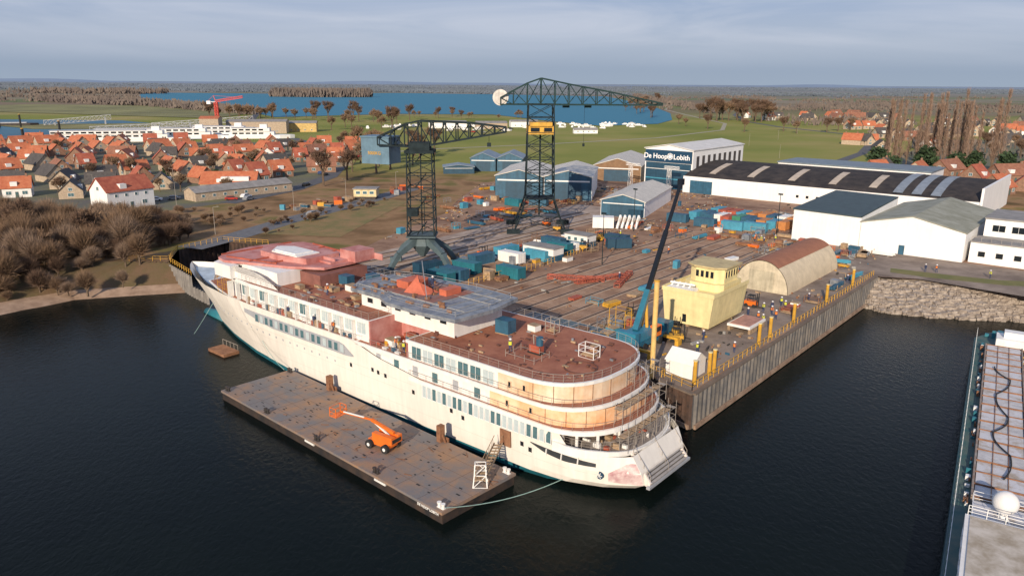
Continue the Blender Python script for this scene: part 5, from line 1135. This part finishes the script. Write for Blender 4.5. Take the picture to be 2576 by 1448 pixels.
for y_ in(-3.4,-4.9): b.box(16,71.8,y_,y_+.07,4.52,4.60)
part('hatch_seams',RV,b,rust)
b=MB();b.box(15.8,72,-6.7,-6.5,3.7,4.7);b.box(15.8,72,-1.8,-1.6,3.7,4.7);part('coaming',RV,b,M('coaming_rust',(.30,.27,.24),.8,.3,.8,c2=(.22,.12,.07)))
b=MB()
for i in range(18): b.box(16+i*3.1,16.25+i*3.1,-11.6,-6.8,4.1,4.35)
part('pipe_rack',RV,b,yellow)
b=MB()
for y_ in(-7.4,-8.2,-9,-9.8,-10.6): b.beam((12,y_,4.5),(74,y_,4.5),.22,0,8)
part('cargo_pipe',RV,b,tealpaint)
b=MB()
for i in range(50): x=U(15,73);b.box(x,x+U(.2,.7),-1.45,-1.45+U(.1,.5),3.7,3.8+U(.1,.7),random.choice([0,1,2]))
for i in range(70): x,y_=U(15,73),U(-11.3,-6.9);b.box(x,x+U(.2,.9),y_,y_+U(.2,.6),3.7,3.9+U(.1,.9),random.choice([0,1,2]))
part('deck_valves',RV,b,[tealpaint,rust,frame],stuff=True)
b=MB();V=[Vector((60,-3,4.72)),Vector((55,-5,4.72)),Vector((48,-3.4,4.72)),Vector((40,-4.8,4.72)),Vector((34,-3.2,4.72)),Vector((28,-5,4.72)),Vector((20,-4,4.72))]
V2=[]
for i in range(len(V)-1):
    for k in range(6): f=k/6;q=V[i].lerp(V[i+1],f);q.y+=math.sin(f*PI)*.5*(-1)**i;V2.append(q)
for q,w_ in zip(V2,V2[1:]): b.beam(q,w_,.14,0,6)
part('hose',RV,b,black)
b=MB()
for i in range(60):
    x=-14+i*1.6;b.beam((x,-.3,3.7),(x,-.3,4.8),.045)
for z in(4.25,4.8): b.beam((-14,-.3,z),(80,-.3,z),.03)
part('side_railing',RV,b,frame)
b=MB();b.box(-30,8.5,-11,-1.2,3.7,6.2);dh=part('deckhouse',RV,b,white);b=MB();b.box(-30,8.0,-10.6,-1.6,6.202,6.35);part('house_roof',RV,b,M('tan_roof',(.34,.28,.20),.7,.2,.6,c2=(.58,.52,.44)))
for i in range(8): win(dh,6-i*2.2,-1.18,4.6,0,1.2,1.0,gm=darkglass)
b=MB();b.box(9,15,-9,-1.8,4.4,4.55);part('platform',RV,b,stain)
b=MB()
for x in(9,12,15):
    for y_ in(-9,-6.5,-4,-1.8): b.beam((x,y_,4.5),(x,y_,5.6),.06)
for z in(4.85,5.2,5.6):
    for q,w_ in(((9,-1.8),(15,-1.8)),((15,-1.8),(15,-9)),((9,-1.8),(9,-9))): b.beam((*q,z),(*w_,z),.05)
for i in range(7): b.beam((8.2,-1.4-i*1.5,6.3),(8.2,-1.4-i*1.5,7.3),.06)
for z in(6.65,7.0,7.3): b.beam((8.2,-1.4,z),(8.2,-11,z),.05)
part('platform_railing',RV,b,frame)
b=MB();n=12;V=[];F=[]
for i in range(n+1):
    a=-PI/2+PI*i/n
    for j in range(20): V.append((12.6+1.15*math.cos(a)*math.cos(j*PI/10),-4.4+1.15*math.cos(a)*math.sin(j*PI/10),6.3+1.15*math.sin(a)))
for i in range(n):
    for j in range(20): F.append((i*20+j,i*20+(j+1)%20,(i+1)*20+(j+1)%20,(i+1)*20+j))
b.add(V,F);dm=part('radar_dome',RV,b,white,True);b=MB();b.beam((12.6,-4.4,4.5),(12.6,-4.4,5.4),.5,0,10,.3);b.beam((11.5,-5,4.6),(12.6,-4.4,5.3),.12);part('dome_mast',dm,b,frame)
b=MB();b.box(73,77,-8,-3,3.7,5.4);b.box(74,76,-7,-4,5.402,6.4);part('forward_cabin',RV,b,white)
b=MB()
for i in range(24): x,y_=U(71,82),U(-9,-2);b.box(x,x+U(.4,1.2),y_,y_+U(.4,1),3.7,3.7+U(.3,1.3))
part('deck_gear',RV,b,tealpaint,stuff=True)
# ------------------------------------------------------------ street and yard lamps
LP=None
for x,y_ in((-80,200),(-70,240),(-58,262),(-44,285),(-112,250),(-95,300),(-88,350),(-130,290),(-150,270),(110,470),(160,520),(200,580),(240,650),(150,430)):
    if LP is None:
        LP=thing('street_lamp','slim grey street lamp beside the road','lamp post',(x,y_,G),0,'street lamps');b=MB();b.beam((0,0,0),(0,0,7.5),.13,0,6,.08);b.beam((0,0,7.5),(1.2,0,7.7),.07);part('post',LP,b,railm);b=MB();b.box(1.0,1.6,-.12,.12,7.65,7.78);part('lamp_head',LP,b,railm)
    else: clone(LP,(x,y_,G),U(0,6))
for a,bb in((-104,60),(-56,70),(-72,110),(-38,128)): 
    o=thing('floodlight_mast','tall thin floodlight mast in the yard','light mast',Q(a,bb,G),GA,'yard floodlight masts');b=MB();b.beam((0,0,0),(0,0,12),.2,0,6,.12);part('mast',o,b,cranesteel);b=MB();b.box(-.6,.6,-.15,.15,11.6,12.0);part('floodlight',o,b,cranesteel)
for k,a in enumerate((-121,-104)):
    o=thing('lattice_gantry','white lattice gantry leg in front of the blue fronted hall','gantry',Q(a,188,G),GA,'white gantry legs');b=MB();b.cage([sq(0,0,z,.7-.02*z) for z in(0,3,6,9)],.12,0,'one');part('leg',o,b,white);b=MB();b.cage([js(x,9,9.8,.4) for x in(-2,0,2,4)],.1);part('arm',o,b,white)
# ------------------------------------------------------------ people
def person_mesh(walk):
    J=dict(pel=(0,0,.95),che=(0,.02,1.3),nk=(0,0,1.5),hd=(0,.02,1.66),hl=(.1,0,.9),kl=(.11,.12*walk,.5),al=(.11,-.02*walk-.05,.08),tl=(.11,.12,.03),hr=(-.1,0,.9),kr=(-.11,-.02,.5),ar=(-.11,-.22*walk,.1),tr=(-.11,-.1*walk+.05,.03),sl=(.19,0,1.42),el=(.25,-.05,1.15),wl=(.24,.1,.93),sr=(-.19,0,1.42),er=(-.25,.02,1.15),wr=(-.24,.16,.95))
    rad=dict(pel=.16,che=.17,nk=.06,hd=.11,hl=.1,kl=.07,al=.05,tl=.04,hr=.1,kr=.07,ar=.05,tr=.04,sl=.075,el=.055,wl=.04,sr=.075,er=.055,wr=.04)
    E=[('pel','che'),('che','nk'),('nk','hd'),('pel','hl'),('hl','kl'),('kl','al'),('al','tl'),('pel','hr'),('hr','kr'),('kr','ar'),('ar','tr'),('che','sl'),('sl','el'),('el','wl'),('che','sr'),('sr','er'),('er','wr')]
    K=list(J);me=D.meshes.new('p');me.from_pydata([J[k] for k in K],[(K.index(a),K.index(b)) for a,b in E],[])
    o=D.objects.new('p',me);COL.objects.link(o);o.modifiers.new('s','SKIN')
    sv=me.skin_vertices[0].data
    for i,k in enumerate(K): sv[i].radius=(rad[k],rad[k]);sv[i].use_root=(k=='pel')
    ss=o.modifiers.new('b','SUBSURF');ss.levels=1;ss.render_levels=1
    bpy.context.view_layer.update();m=D.meshes.new_from_object(o.evaluated_get(bpy.context.evaluated_depsgraph_get()));D.objects.remove(o)
    m.materials.clear();m.materials.append(hiviz);m.materials.append(skin)
    for pl in m.polygons: pl.material_index=1 if pl.center.z>1.55 else 0; pl.use_smooth=True
    return m
try:
    PMs=[person_mesh(0.3),person_mesh(1.3)]
    b=MB();b.beam((0,.02,1.70),(0,.02,1.84),.26,0,10,.14);b.beam((0,.04,1.70),(0,.04,1.73),.32,0,10,.32);HM=b.mesh([hat])
    b=MB();b.beam((0,.01,1.0),(0,.01,1.45),.38,0,10,.36);JM=[b.mesh([m_]) for m_ in(M('orange_vest',(.7,.2,.03),.8),M('yellow_vest',(.6,.6,.05),.8),M('navy_jacket',(.03,.04,.09),.8))]
    k=0
    for a,bb,z in[(-13,58,G),(-12.2,60,G),(-11,57,G),(-10.5,62,G),(-13.8,53,G),(-9.5,55,G),(-12,64,G),(-9,70,G),(-40,118,G),(-38.6,119,G),(-37,117,G),(-41,121,G),(-36,122,G),(2,112,G),(4,113,G),(14,115,G),(-8,90,G),(-7.8,34,G),(-12,30,G),(-14,36,G),(-50,90,G),(-70,100,G),(-45,60,G),(-11.5,52,G),(-10.2,51,G)]:
        k+=1;v=['an orange vest','a yellow vest','a navy jacket'][k%3];o=thing('person','worker in '+v+' and white helmet standing on the quay','person',Q(a,bb,z+.04),U(0,6),None);part('body',o,PMs[k%2],None);part('helmet',o,HM,None);part('jacket',o,JM[k%3],None)
    for s,t_,z in[(55,9.15,9.8),(50.5,9.1,9.8),(36,8.4,9.82),(62,8.9,9.8),(38,8,9.82),(21,4,12.38),(41,-2,15.9),(57,5,13.33)]:
        k+=1;v=['an orange vest','a yellow vest','a navy jacket'][k%3];o=thing('person','worker in '+v+' standing on the ship deck','person',S(s,t_,z),U(0,6));part('body',o,PMs[k%2],None);part('helmet',o,HM,None);part('jacket',o,JM[k%3],None)
except Exception as ex: print('PERSON',ex)
print('objects',len(D.objects))
